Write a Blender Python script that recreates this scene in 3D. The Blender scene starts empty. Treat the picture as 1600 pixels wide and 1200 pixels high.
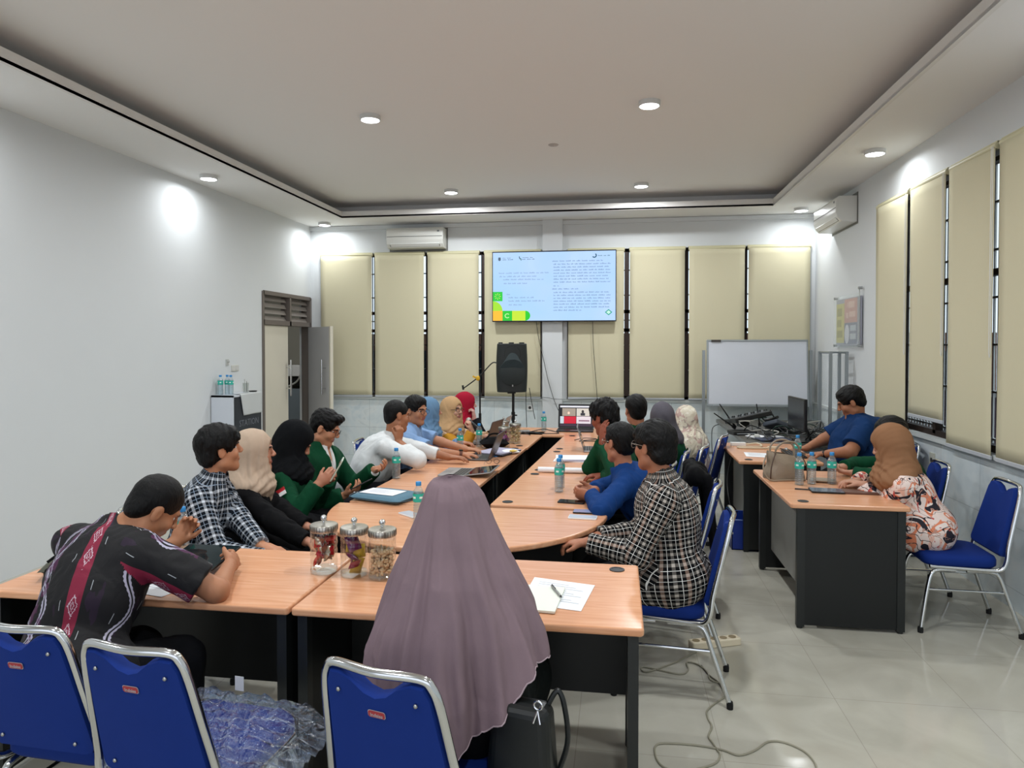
import bpy, bmesh, math, random
import numpy as np
from mathutils import Vector, Matrix, Euler
random.seed(7); rng=np.random.default_rng(5)
sc=bpy.context.scene; col=sc.collection
PI=math.pi
def V(*a): return Vector(a)
# ---------------------------------------------------------------- camera
CF,CCX,CCY,CH=1090.,800.,562.,1.69
yaw=math.atan(165/CF); pit=math.atan((CCY-540)/CF)
cam=bpy.data.cameras.new('camera'); co=bpy.data.objects.new('camera',cam); col.objects.link(co)
cam.sensor_fit='HORIZONTAL'; cam.sensor_width=36; cam.lens=36*CF/1600
cam.shift_x=0; cam.shift_y=-(600-CCY)/1600
cam.clip_start=.05; cam.clip_end=200
co.location=(0,0,CH); co.rotation_euler=(PI/2-pit,0,yaw)
sc.camera=co
# ---------------------------------------------------------------- materials
M={}
def nt(m): return m.node_tree.nodes,m.node_tree.links
def srgb(h):
    if isinstance(h,str):
        h=h.lstrip('#'); c=[int(h[i:i+2],16)/255 for i in (0,2,4)]
    else: c=list(h)
    return tuple((x/12.92 if x<=.04045 else ((x+.055)/1.055)**2.4) for x in c)+(1,)
def mat(name,colr='#808080',rough=.6,metal=0,spec=.5,trans=0,ior=1.45,alpha=1,sheen=0,coat=0,emit=None,es=0,bump=None,var=None,thin=False):
    if name in M: return M[name]
    m=bpy.data.materials.new(name); m.use_nodes=True; N,L=nt(m); b=N['Principled BSDF']
    b.inputs['Base Color'].default_value=srgb(colr); b.inputs['Roughness'].default_value=rough; b.inputs['Metallic'].default_value=metal
    b.inputs['Specular IOR Level'].default_value=spec; b.inputs['Transmission Weight'].default_value=trans; b.inputs['IOR'].default_value=ior
    b.inputs['Alpha'].default_value=alpha; b.inputs['Sheen Weight'].default_value=sheen; b.inputs['Coat Weight'].default_value=coat
    if emit: b.inputs['Emission Color'].default_value=srgb(emit); b.inputs['Emission Strength'].default_value=es
    tc=None
    if bump or var:
        tc=N.new('ShaderNodeTexCoord')
    if var:   # (scale, amount) gentle natural colour variation
        n=N.new('ShaderNodeTexNoise'); n.inputs['Scale'].default_value=var[0]; n.inputs['Detail'].default_value=4; L.new(tc.outputs['Object'],n.inputs['Vector'])
        h=N.new('ShaderNodeHueSaturation'); h.inputs['Color'].default_value=srgb(colr)
        mr=N.new('ShaderNodeMapRange'); mr.inputs[1].default_value=.3; mr.inputs[2].default_value=.7; mr.inputs[3].default_value=1-var[1]; mr.inputs[4].default_value=1+var[1]
        L.new(n.outputs['Fac'],mr.inputs[0]); L.new(mr.outputs[0],h.inputs['Value']); L.new(h.outputs[0],b.inputs['Base Color'])
    if bump:  # (scale,strength,distance)
        n=N.new('ShaderNodeTexNoise'); n.inputs['Scale'].default_value=bump[0]; n.inputs['Detail'].default_value=5; L.new(tc.outputs['Object'],n.inputs['Vector'])
        bp=N.new('ShaderNodeBump'); bp.inputs['Strength'].default_value=bump[1]; bp.inputs['Distance'].default_value=bump[2] if len(bump)>2 else .01
        L.new(n.outputs['Fac'],bp.inputs['Height']); L.new(bp.outputs[0],b.inputs['Normal'])
    M[name]=m; return m
class G:
    """tiny node-graph helper"""
    def __init__(s,name,**k):
        s.m=mat(name,**k); s.N,s.L=nt(s.m); s.b=s.N['Principled BSDF']
    def n(s,t,**k):
        nd=s.N.new('ShaderNode'+t)
        for a,v in k.items(): setattr(nd,a,v)
        return nd
    def setin(s,nd,i,v):
        if hasattr(v,'is_output') or isinstance(v,bpy.types.NodeSocket): s.L.new(v,nd.inputs[i])
        elif v is not None: nd.inputs[i].default_value=v
    def math(s,op,a,b=None,c=None):
        nd=s.n('Math',operation=op); s.setin(nd,0,a); s.setin(nd,1,b)
        if c is not None: s.setin(nd,2,c)
        return nd.outputs[0]
    def mix(s,f,a,b):
        nd=s.n('Mix',data_type='RGBA'); s.setin(nd,0,f)
        for i,v in ((6,a),(7,b)):
            if isinstance(v,bpy.types.NodeSocket): s.L.new(v,nd.inputs[i])
            else: nd.inputs[i].default_value=srgb(v)
        return nd.outputs[2]
    def noise(s,vec,sc_,det=3,out='Fac',dist=0):
        nd=s.n('TexNoise'); s.L.new(vec,nd.inputs['Vector']); nd.inputs['Scale'].default_value=sc_; nd.inputs['Detail'].default_value=det; nd.inputs['Distortion'].default_value=dist
        return nd.outputs[out]
    def ramp(s,f,pts,interp='LINEAR'):
        nd=s.n('ValToRGB'); nd.color_ramp.interpolation=interp; e=nd.color_ramp.elements
        while len(e)<len(pts): e.new(.5)
        for el,(p,c) in zip(e,pts): el.position=p; el.color=srgb(c)
        s.L.new(f,nd.inputs[0]); return nd.outputs[0]
    def obj(s): return s.n('TexCoord').outputs['Object']
    def uv(s,name='pat'):
        nd=s.n('UVMap'); nd.uv_map=name; return nd.outputs[0]
    def mapping(s,vec,scale=(1,1,1),rot=(0,0,0),loc=(0,0,0)):
        nd=s.n('Mapping'); s.L.new(vec,nd.inputs[0]); nd.inputs['Scale'].default_value=scale; nd.inputs['Rotation'].default_value=rot; nd.inputs['Location'].default_value=loc; return nd.outputs[0]
    def sep(s,vec):
        nd=s.n('SeparateXYZ'); s.L.new(vec,nd.inputs[0]); return nd.outputs
    def bump(s,h,st=.3,d=.01):
        nd=s.n('Bump'); nd.inputs['Strength'].default_value=st; nd.inputs['Distance'].default_value=d; s.L.new(h,nd.inputs['Height']); s.L.new(nd.outputs[0],s.b.inputs['Normal'])
    def color(s,c): s.L.new(c,s.b.inputs['Base Color'])
def out_mask(g,x,a,b):   # 1 where a<x<b
    return g.math('MULTIPLY',g.math('GREATER_THAN',x,a),g.math('LESS_THAN',x,b))
# ---------------------------------------------------------------- object helpers
def tag(o,label=None,cat=None,group=None,kind=None):
    if label: o['label']=label
    if cat: o['category']=cat
    if group: o['group']=group
    if kind: o['kind']=kind
    return o
def thing(name,label,cat,loc=(0,0,0),rz=0,group=None,rot=None):
    o=bpy.data.objects.new(name,None); col.objects.link(o); o.empty_display_size=.1
    o.location=loc; o.rotation_euler=rot if rot else (0,0,rz)
    return tag(o,label,cat,group)
def link(name,me,parent=None,loc=None,rz=0):
    o=bpy.data.objects.new(name,me); col.objects.link(o)
    if parent: o.parent=parent
    if loc is not None: o.location=loc
    if rz: o.rotation_euler=(0,0,rz)
    return o
def children(o): return [c for c in bpy.data.objects if c.parent==o]
def dup(o,loc=None,rz=None,label=None,group=None,parent=None):
    c=o.copy(); col.objects.link(c)
    if parent: c.parent=parent
    if loc is not None: c.location=loc
    if rz is not None: c.rotation_euler=(0,0,rz)
    if label: c['label']=label
    if group: c['group']=group
    for ch in children(o):
        if ch.name!=c.name: dup(ch,parent=c)
    return c
def clear_mat(name,fac,rough=.06,tint='#ffffff',bump=None,diff=0):
    g=G(name,colr=tint,rough=.3,bump=bump); N,L=g.N,g.L
    tr=g.n('BsdfTransparent'); tr.inputs[0].default_value=srgb(tint); gl=g.n('BsdfGlossy'); gl.inputs['Roughness'].default_value=rough; gl.inputs['Color'].default_value=(.95,.97,1,1)
    lw=g.n('LayerWeight'); lw.inputs[0].default_value=.35; f=g.math('ADD',g.math('MULTIPLY',lw.outputs['Facing'],.45),fac)
    if bump: L.new([x for x in N if x.type=='BUMP'][0].outputs[0],gl.inputs['Normal'])
    ms=g.n('MixShader'); L.new(f,ms.inputs[0]); L.new(tr.outputs[0],ms.inputs[1]); L.new(gl.outputs[0],ms.inputs[2]); o=ms.outputs[0]
    if diff:
        m2=g.n('MixShader'); m2.inputs[0].default_value=diff; L.new(o,m2.inputs[1]); L.new(g.b.outputs[0],m2.inputs[2]); o=m2.outputs[0]
    L.new(o,N['Material Output'].inputs[0]); return g.m
class MB:
    def __init__(s): s.v=[]; s.f=[]; s.m=[]; s.mi=0
    def add(s,vs,fs):
        o=len(s.v); s.v+= [tuple(v) for v in vs]; s.f+=[tuple(i+o for i in f) for f in fs]; s.m+=[s.mi]*len(fs); return s
    def box(s,c,sz,rot=None,taper=None):
        x,y,z=[a/2 for a in sz]; vs=[]
        for k in (-1,1):
            t=taper if (taper and k>0) else 1
            for (i,j) in ((-1,-1),(1,-1),(1,1),(-1,1)): vs.append(Vector((i*x*t,j*y*t,k*z)))
        if rot is not None:
            R=Euler(rot).to_matrix() if not isinstance(rot,Matrix) else rot
            vs=[R@v for v in vs]
        c=Vector(c); vs=[v+c for v in vs]
        return s.add(vs,[(3,2,1,0),(4,5,6,7),(0,1,5,4),(1,2,6,5),(2,3,7,6),(3,0,4,7)])
    def b2(s,x0,x1,y0,y1,z0,z1): return s.box(((x0+x1)/2,(y0+y1)/2,(z0+z1)/2),(x1-x0,y1-y0,z1-z0))
    def tube(s,pts,r,n=10,closed=False,rs=None,sx=1.0):
        P=[Vector(p) for p in pts]; m=len(P); T=[]
        for i in range(m):
            a=P[i-1] if (i>0 or closed) else P[i]; b=P[(i+1)%m] if (i<m-1 or closed) else P[i]
            t=(b-a); T.append(t.normalized() if t.length>1e-9 else Vector((0,0,1)))
        up=Vector((0,0,1)) if abs(T[0].z)<.9 else Vector((1,0,0))
        u=T[0].cross(up).normalized(); vs=[]
        for i in range(m):
            u=(u-T[i]*u.dot(T[i])); u=u.normalized() if u.length>1e-6 else T[i].orthogonal().normalized()
            w=T[i].cross(u); rr=rs[i] if rs else r
            for k in range(n):
                a=2*PI*k/n; vs.append(P[i]+u*(math.cos(a)*rr*sx)+w*(math.sin(a)*rr))
        fs=[]
        for i in range(m if closed else m-1):
            j=(i+1)%m
            for k in range(n):
                l=(k+1)%n; fs.append((i*n+k,i*n+l,j*n+l,j*n+k))
        if not closed: fs+= [tuple(range(n-1,-1,-1)),tuple((m-1)*n+k for k in range(n))]
        return s.add(vs,fs)
    def lathe(s,prof,n=24,c=(0,0,0),cap=True,R=None):
        vs=[];fs=[];c=Vector(c)
        for (r,z) in prof:
            for k in range(n):
                a=2*PI*k/n; p=Vector((r*math.cos(a),r*math.sin(a),z))
                if R is not None: p=R@p
                vs.append(p+c)
        for i in range(len(prof)-1):
            for k in range(n):
                l=(k+1)%n; fs.append((i*n+k,i*n+l,(i+1)*n+l,(i+1)*n+k))
        if cap:
            fs+= [tuple(range(n-1,-1,-1)),tuple((len(prof)-1)*n+k for k in range(n))]
        return s.add(vs,fs)
    def prism(s,poly,z0,z1,c=(0,0,0),R=None):
        n=len(poly); c=Vector(c); vs=[]
        for z in (z0,z1):
            for (x,y) in poly:
                p=Vector((x,y,z)); p=R@p if R is not None else p
                vs.append(p+c)
        return s.add(vs,[tuple(range(n-1,-1,-1)),tuple(range(n,2*n))]+[(i,(i+1)%n,(i+1)%n+n,i+n) for i in range(n)])
    def ell(s,c,r,n=16,m=10,R=None):
        vs=[];fs=[];c=Vector(c)
        for i in range(m+1):
            t=PI*i/m
            for k in range(n):
                a=2*PI*k/n; p=Vector((r[0]*math.sin(t)*math.cos(a),r[1]*math.sin(t)*math.sin(a),-r[2]*math.cos(t)))
                if R is not None: p=R@p
                vs.append(p+c)
        for i in range(m):
            for k in range(n):
                l=(k+1)%n; fs.append((i*n+k,i*n+l,(i+1)*n+l,(i+1)*n+k))
        return s.add(vs,fs)
    def grid(s,fn,nu,nv,closed_u=False):
        vs=[fn(i/(nu-1 if not closed_u else nu),j/(nv-1)) for j in range(nv) for i in range(nu)]; fs=[]
        for j in range(nv-1):
            for i in range(nu if closed_u else nu-1):
                l=(i+1)%nu; fs.append((j*nu+i,j*nu+l,(j+1)*nu+l,(j+1)*nu+i))
        return s.add(vs,fs)
    def mesh(s,name,mats,smooth=False,ang=None):
        me=bpy.data.meshes.new(name); me.from_pydata(s.v,[],s.f); me.validate(clean_customdata=False); me.update()
        for m in (mats if isinstance(mats,(list,tuple)) else [mats]): me.materials.append(m)
        if any(s.m):
            for p,i in zip(me.polygons,s.m): p.material_index=i
        if smooth:
            me.polygons.foreach_set('use_smooth',[True]*len(me.polygons))
            me.set_sharp_from_angle(angle=ang or .7)
        return me
    def build(s,name,mats,parent=None,loc=None,rz=0,smooth=False,ang=None,bevel=0,seg=2,sub=0,solid=0):
        o=link(name,s.mesh(name,mats,smooth,ang),parent,loc,rz)
        if solid:
            md=o.modifiers.new('thickness','SOLIDIFY'); md.thickness=solid
        if bevel:
            md=o.modifiers.new('edge','BEVEL'); md.width=bevel; md.segments=seg; md.limit_method='ANGLE'; md.angle_limit=.6
        if sub:
            md=o.modifiers.new('sub','SUBSURF'); md.levels=sub; md.render_levels=sub
        return o
def struct(name,mb,m,**k):
    o=mb.build(name,m,**k); o['kind']='structure'; return o
def rrect(w,h,r,n=5,cx=0,cy=0):
    P=[]
    for (sx,sy,a0) in ((1,1,0),(-1,1,PI/2),(-1,-1,PI),(1,-1,1.5*PI)):
        for i in range(n+1):
            a=a0+PI/2*i/n; P.append((cx+sx*(w/2-r)+r*math.cos(a),cy+sy*(h/2-r)+r*math.sin(a)))
    return P
def spline(pts,n=8,closed=False):
    P=[Vector(p) for p in pts]; out=[]; m=len(P)
    rng_=range(m if closed else m-1)
    for i in rng_:
        p0=P[(i-1)%m] if (i>0 or closed) else P[i]; p1=P[i]; p2=P[(i+1)%m]; p3=P[(i+2)%m] if (i<m-2 or closed) else P[(i+1)%m]
        for k in range(n):
            t=k/n; out.append(.5*((2*p1)+(p2-p0)*t+(2*p0-5*p1+4*p2-p3)*t*t+(3*p1-p0-3*p2+p3)*t**3))
    if not closed: out.append(P[-1])
    return out
def text_mesh(s,size,mat_,name,parent,loc,rot,ext=.0006,align='LEFT',space=1.0,bold=0):
    cu=bpy.data.curves.new(name,'FONT'); cu.body=s; cu.size=size; cu.extrude=ext; cu.align_x=align; cu.space_character=space; cu.offset=bold; cu.resolution_u=2
    tmp=bpy.data.objects.new('tmp_text',cu); col.objects.link(tmp)
    bpy.context.view_layer.update()
    me=bpy.data.meshes.new_from_object(tmp.evaluated_get(bpy.context.evaluated_depsgraph_get())); bpy.data.objects.remove(tmp)
    me.materials.clear(); me.materials.append(mat_); me.name=name
    o=link(name,me,parent); o.location=loc; o.rotation_euler=rot; return o
# ---------------------------------------------------------------- base materials
def mk_floor():
    g=G('polished_floor_tile',colr='#c2bfb3',rough=.09,spec=.5)
    v=g.obj(); x,y,z=g.sep(v)[:3]
    def line(c,off):
        f=g.math('FRACT',g.math('DIVIDE',g.math('ADD',c,off),.6)); return g.math('LESS_THAN',f,.006)
    l=g.math('MAXIMUM',line(x,.17),line(y,.1))
    n=g.noise(v,2.2,5,dist=1.5); base=g.ramp(n,[(.3,'#aaa799'),(.7,'#bab7aa')])
    fx=g.math('FLOOR',g.math('DIVIDE',g.math('ADD',x,.17),.6)); fy=g.math('FLOOR',g.math('DIVIDE',g.math('ADD',y,.1),.6))
    w=g.n('TexWhiteNoise'); cmb=g.n('CombineXYZ'); g.L.new(fx,cmb.inputs[0]); g.L.new(fy,cmb.inputs[1]); g.L.new(cmb.outputs[0],w.inputs[0])
    base=g.mix(g.math('MULTIPLY',w.outputs[0],.25),base,'#aaa598')
    g.color(g.mix(g.math('MULTIPLY',l,.55),base,'#8d897c'))
    r=g.noise(v,6,3); mr=g.n('MapRange'); g.L.new(r,mr.inputs[0]); mr.inputs[3].default_value=.05; mr.inputs[4].default_value=.16; g.L.new(mr.outputs[0],g.b.inputs['Roughness'])
    return g.m
def mk_marble():
    g=G('marble_wall_tile',colr='#c3cdd0',rough=.22)
    v=g.obj(); x,y,z=g.sep(v)[:3]
    s=g.math('ADD',x,y)
    l=g.math('MAXIMUM',g.math('LESS_THAN',g.math('FRACT',g.math('DIVIDE',s,.6)),.008),g.math('LESS_THAN',g.math('FRACT',g.math('DIVIDE',g.math('ADD',z,.27),.4)),.011))
    n=g.noise(v,2.6,7,dist=2.0); base=g.ramp(n,[(.35,'#cbd6da'),(.5,'#d6dfe1'),(.62,'#dce2e2'),(.75,'#c4ced1')])
    g.color(g.mix(g.math('MULTIPLY',l,.6),base,'#98a2a5')); return g.m
def mk_wood():
    g=G('beech_laminate',colr='#d0a078',rough=.22,spec=.45)
    v=g.obj(); w=g.mapping(v,(1.2,16,16))
    n=g.noise(w,3,5,dist=.6); w2=g.mapping(v,(4,120,60)); n2=g.noise(w2,2,3)
    c=g.ramp(n,[(.3,'#cd916a'),(.5,'#d89f79'),(.7,'#dfac88')])
    g.color(g.mix(g.math('MULTIPLY',n2,.22),c,'#bd8258')); return g.m
M_floor=mk_floor(); M_marble=mk_marble(); M_wood=mk_wood()
M_wall=mat('white_wall_paint','#d5d8d9',rough=.75,bump=(60,.06,.004),var=(1.3,.015))
M_ceil=mat('ceiling_paint','#e9e8e6',rough=.85,var=(1.0,.012))
M_chrome=mat('chrome','#d2d4d5',rough=.13,metal=1)
M_steel=mat('satin_steel','#a8a9a8',rough=.35,metal=1)
M_alu=mat('aluminium','#9ea4a6',rough=.4,metal=.9)
M_blk=mat('black_laminate','#0c0f0f',rough=.45,bump=(300,.1,.001))
M_blkp=mat('black_plastic','#141516',rough=.4)
M_rub=mat('black_rubber','#101010',rough=.8)
M_greyp=mat('grey_panel','#8b8a84',rough=.5)
M_white=mat('white_plastic','#e4e5e3',rough=.35)
M_cream=mat('cream_plastic','#d9cdb3',rough=.4)
M_paper=mat('white_paper','#e9ebee',rough=.8)
M_blue=mat('royal_blue_fabric','#0a2a74',rough=.8,sheen=0,spec=.25,bump=(700,.2,.002),var=(3,.04))
M_dkred=mat('dark_red','#9a2030',rough=.5)
# ================================================================ ROOM
XL,XR,YB,YF,ZC=-4.36,2.52,9.5,-2.6,3.39
W2=.16
struct('floor',MB().b2(XL-3.2,XR+.3,YF,YB+.3,-.1,0),M_floor)
# ceiling: lowered border with a tray in the middle
c=MB(); lx0,lx1,ly1,ly0=-3.64,1.86,8.88,YF+.6
for (a,b,d,e) in ((XL-.2,lx0,YF,YB+.3),(lx1,XR+.2,YF,YB+.3),(lx0,lx1,ly1,YB+.3),(lx0,lx1,YF,ly0)): c.b2(a,b,d,e,ZC,ZC+.022)
struct('ceiling',c,M_ceil)
c=MB()
for (a,b,d,e) in ((lx0-.03,lx0,ly0,ly1),(lx1,lx1+.03,ly0,ly1),(lx0-.03,lx1+.03,ly1,ly1+.03),(lx0-.03,lx1+.03,ly0-.03,ly0)): c.b2(a,b,d,e,ZC-.002,ZC+.085)
struct('trim_1',c,mat('tray_lip_paint','#e0deda',rough=.8))
c=MB(); c.b2(lx0-.35,lx1+.35,ly0-.35,ly1+.35,3.6,3.64)
for (a,b,d,e) in ((lx0-.37,lx0-.35,ly0-.35,ly1+.35),(lx1+.35,lx1+.37,ly0-.35,ly1+.35),(lx0-.35,lx1+.35,ly1+.35,ly1+.37),(lx0-.35,lx1+.35,ly0-.37,ly0-.35)): c.b2(a,b,d,e,ZC+.02,3.62)
struct('ceiling',c,mat('tray_ceiling_paint','#ece9e6',rough=.85))
# left wall with doorway
D0,D1,DT,DL=8.12,9.46,2.34,1.955
c=MB(); c.b2(XL-W2,XL,YF,D0,0,ZC); c.b2(XL-W2,XL,D0,D1,DT,ZC); c.b2(XL-W2,XL,D1,YB,0,ZC)
struct('wall_left',c,M_wall)
# back wall with two windows
WZ0,WZ1=.97,2.99; WA=(-4.2,-1.03); WB=(-.68,2.44)
c=MB()
for (a,b) in ((XL-W2,WA[0]),(WA[1],WB[0]),(WB[1],XR+W2)): c.b2(a,b,YB,YB+.2,.95,ZC)
c.b2(WA[0],WA[1],YB,YB+.2,WZ1,ZC); c.b2(WB[0],WB[1],YB,YB+.2,WZ1,ZC)
struct('wall_back',c,M_wall)
struct('wall_back',MB().b2(XL,XR+W2,YB-.012,YB+.2,0,.95),M_marble)
struct('trim_2',MB().b2(-1.01,-.74,YB-.07,YB+.001,0,ZC).b2(XL,XR,YB-.03,YB,3.33,3.385),M_wall)   # pillar
struct('trim_3',MB().b2(XL,-1.01,YB-.04,YB+.01,.935,.965).b2(-.74,XR,YB-.04,YB+.01,.935,.965),mat('sill_paint','#c7ccca',rough=.5))
# right wall with long window
RW0,RW1=4.27,7.22
c=MB(); c.b2(XR,XR+.2,RW1,YB,.95,ZC); c.b2(XR,XR+.2,YF,RW0,.95,ZC); c.b2(XR,XR+.2,RW0,RW1,WZ1+.02,ZC)
struct('wall_right',c,M_wall)
struct('wall_right',MB().b2(XR-.012,XR+.2,YF,YB,0,.95),M_marble)
struct('trim_4',MB().b2(XR-.05,XR+.01,YF,YB-.2,.93,.962),mat('sill_paint','#c7ccca'))
M_brown=mat('dark_brown_frame','#3a2a22',rough=.5)
M_glass=mat('window_glass','#dfe8e8',rough=.02,trans=1,ior=1.05,spec=.3)
M_wf=mat('window_bar_white','#dadbd8',rough=.5)
def window(name,a,b,y,axis,posts,rails,t=.05,bars=False):
    f=MB()
    def bx(u0,u1,z0,z1,d0=0,d1=.06):
        if axis=='x': f.b2(u0,u1,y+d0,y+d1,z0,z1)
        else: f.b2(y+d0,y+d1,u0,u1,z0,z1)
    for p in posts: bx(p-t/2,p+t/2,WZ0,WZ1)
    bx(a,b,WZ0-.02,WZ0+t*.6); bx(a,b,WZ1-t*.6,WZ1)
    for r in rails: bx(a,b,r-.022,r+.022)
    o=f.build(name,M_brown); o['kind']='structure'
    g=MB()
    if axis=='x': g.b2(a,b,y+.028,y+.034,WZ0,WZ1)
    else: g.b2(y+.028,y+.034,a,b,WZ0,WZ1)
    g.build('pane',M_glass,o)
    if bars:
        w=MB(); u=a
        while u<b:
            if axis=='x': w.b2(u,u+.012,y+.1,y+.112,WZ0,WZ1)
            else: w.b2(y+.1,y+.112,u,u+.014,WZ0,WZ1)
            u+=.06 if axis=='y' else .1
        for zz in np.arange(WZ0+.04,WZ1,.34):
            if axis=='x': w.b2(a,b,y+.095,y+.115,zz,zz+.014)
            else: w.b2(y+.095,y+.118,a,b,zz,zz+.014)
        w.build('window_bars',M_wf,o)
    return o
window('window_1',WA[0],WA[1],YB+.06,'x',[-4.18,-3.405,-2.645,-1.84,-1.05],[2.15,1.9],t=.06,bars=True)
window('window_2',WB[0],WB[1],YB+.06,'x',[-.66,.12,.9,1.655,2.42],[2.15,1.9],t=.06,bars=True)
window('window_3',RW0,RW1,XR+.05,'y',[RW0+.03]+[RW1-.03-i*.7-.32 for i in range(0,4)],[2.2],t=.05,bars=True)
# neighbouring building seen through the slits between the blinds
M_nb=mat('neighbour_wall','#6b4f42',rough=.9,var=(3,.15))
nb=thing('neighbour_building','brown rendered neighbouring building glimpsed through the slits between the window blinds','building',(0,12.2,0))
MB().b2(-9,6,0,.3,-.1,1.9).build('wall',M_nb,nb)
nw=MB()
for i in range(8): nw.b2(-8+i*1.8,-7+i*1.8,-.03,0,.9,1.6)
nw.build('window',mat('dark_window','#22262a',rough=.2),nb)
fe=thing('garden_wall','low dark purple boundary wall outside beyond the bars under the raised blind','wall',(5.0,0,0))
MB().b2(0,.2,-3,12,0,1.0).build('wall',mat('plum_wall','#4a3a44',rough=.9),fe); MB().b2(-.03,.23,-3,12,1.0,1.06).build('coping',mat('coping','#8a8a88'),fe)
struct('ground',MB().b2(-14,14,-8,24,-.16,-.11),mat('outdoor_concrete','#8f8c86',rough=.9,var=(1,.1)))
# corridor behind the door
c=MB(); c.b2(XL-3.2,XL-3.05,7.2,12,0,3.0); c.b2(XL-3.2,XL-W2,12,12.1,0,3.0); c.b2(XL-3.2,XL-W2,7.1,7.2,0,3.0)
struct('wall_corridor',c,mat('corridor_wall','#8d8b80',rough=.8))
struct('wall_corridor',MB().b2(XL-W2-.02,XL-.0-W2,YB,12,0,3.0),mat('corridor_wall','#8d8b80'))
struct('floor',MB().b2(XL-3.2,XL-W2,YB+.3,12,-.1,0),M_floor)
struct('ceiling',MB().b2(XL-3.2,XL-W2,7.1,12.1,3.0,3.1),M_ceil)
# ---------------- door
M_dframe=mat('taupe_door_frame','#6a625c',rough=.55); M_leaf=mat('beige_door_paint','#d3cdbd',rough=.55,var=(2,.03)); M_leaf2=mat('grey_door_paint','#b9b9ba',rough=.5,var=(2,.03))
f=MB()
f.b2(XL-.12,XL+.012,D0-.03,D0+.02,0,DT+.03); f.b2(XL-.12,XL+.012,D1-.02,D1+.03,0,DT+.03); f.b2(XL-.12,XL+.012,D0,D1,DT-.01,DT+.04); f.b2(XL-.12,XL+.012,D0,D1,DL,DL+.06)
f.b2(XL-.12,XL+.012,8.82,8.86,DL,DT)
o=struct('door_1',f,M_dframe)
for seg in ((D0,8.82),(8.86,D1)):
    for k in range(4):
        z=DL+.085+k*.082
        sl=MB().box((XL-.05,(seg[0]+seg[1])/2,z),(.006,seg[1]-seg[0]-.03,.062),rot=(0,-.5,0)); sl.build('louvre_slat',mat('louvre_taupe','#7c756f',rough=.5),o)
def handle(mb_parent,pts,stand):
    m=MB(); m.tube(pts,.012,10); m.build('door_handle',M_chrome,mb_parent,smooth=True)
    s=MB()
    for a,b in stand: s.tube([a,b],.009,8)
    s.build('handle_post',M_chrome,mb_parent,smooth=True)
o=struct('door_2',MB().b2(XL-.06,XL-.02,D0+.02,8.82,.01,DL-.005),M_leaf)
handle(o,[(XL+.05,8.76,1.02),(XL+.05,8.76,1.5)],[((XL-.02,8.76,1.12),(XL+.05,8.76,1.12)),((XL-.02,8.76,1.4),(XL+.05,8.76,1.4))])
# open leaf swung into the room, hinged at far jamb
o=MB().b2(0,.62,-.02,.02,.01,DL-.005).build('door_3',M_leaf2,loc=(XL+.01,D1-.04,0),rz=math.radians(-38)); o['kind']='structure'
mm=MB().b2(.6,.632,-.022,.022,.01,DL); mm.build('door_edge_strip',M_leaf,o)
handle(o,[(.5,-.08,1.02),(.5,-.08,1.5)],[((.5,-.02,1.1),(.5,-.08,1.1)),((.5,-.02,1.38),(.5,-.08,1.38))])
# ---------------- corridor objects
t=thing('wall_box','white box with a dark lower shelf mounted on the corridor wall seen through the doorway','box',(XL-1.40,11.88,1.14))
MB().b2(-.2,.25,-.14,.1,0,.20).build('body',M_white,t,bevel=.01); MB().b2(-.22,.27,-.16,.1,-.16,-.03).build('shelf',M_blkp,t)
MB().b2(-.2,.25,-.12,.11,-.98,-.22).build('cabinet',mat('blue_grey_cabinet','#7f8b93',rough=.5),t)
tag(MB().tube(spline([(XL-.33,9.9,2.3),(XL-.33,9.9,1.6),(XL-.35,9.9,1.32),(XL-.42,9.9,1.15),(XL-.62,9.9,1.05)],8),.012).build('corridor_pipe',M_white,smooth=True),'thin white pipe running down and bending away inside the doorway','pipe')
# ---------------- ceiling lights
M_lamp=mat('lamp_glow','#ffffff',emit='#f4f8ff',es=16)
M_rim=mat('lamp_rim','#cfcfcd',rough=.4)
def downlight(x,y,z,label,r=.085,h=.035,power=36,real=True):
    t=thing('ceiling_light',label,'light',(x,y,z),group='round surface downlights')
    MB().lathe([(r,0),(r,-h),(r-.008,-h-.004),(r-.012,-h+.001)],28).build('housing',M_rim,t,smooth=True)
    MB().lathe([(r-.012,-h-.001),(r-.012,-h-.003)],28).build('diffuser',M_lamp,t)
    l=bpy.data.lights.new('ceiling_lamp','AREA'); l.shape='DISK'; l.size=.15; l.energy=power; l.color=(.93,.97,1.0); l.spread=math.radians(170)
    lo=bpy.data.objects.new('ceiling_lamp',l); col.objects.link(lo); lo.parent=t; lo.location=(0,0,-h-.012)
for x,y,lab in ((-2.04,5.6,'round downlight in the ceiling tray, nearest one on the door side'),(.24,5.6,'round downlight in the ceiling tray, nearest one on the window side'),(-2.03,8.4,'small round downlight in the tray above the wall mounted air conditioner side'),(.27,8.4,'small round downlight in the tray above the television')):
    downlight(x,y,3.6,lab)
for x,y,lab in ((-4.05,6.48,'round downlight on the lowered border washing the bare left wall'),(-4.02,9.2,'round downlight in the far corner above the door'),(2.21,6.51,'round downlight on the lowered border above the long window blinds'),(2.24,9.1,'round downlight in the far corner beside the corner air conditioner')):
    downlight(x,y,ZC,lab,power=9)
for x,y in ((-2.04,2.8),(.24,2.8),(-2.04,0),(.24,0)): downlight(x,y,3.6,'round downlight in the ceiling tray behind the viewer')
for x,y in ((-4.05,3.78),(2.21,3.8),(-4.05,1.08),(2.21,1.1)): downlight(x,y,ZC,'round downlight on the lowered border nearer the viewer',power=9)
tag(MB().lathe([(.05,0),(.045,-.006),(.01,-.012)],16,c=(-.61,6.66,3.6)).build('ceiling_hook',mat('ceiling_hook_paint','#b5aca6')),'tiny pale hook plate in the middle of the ceiling tray','hook')
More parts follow.
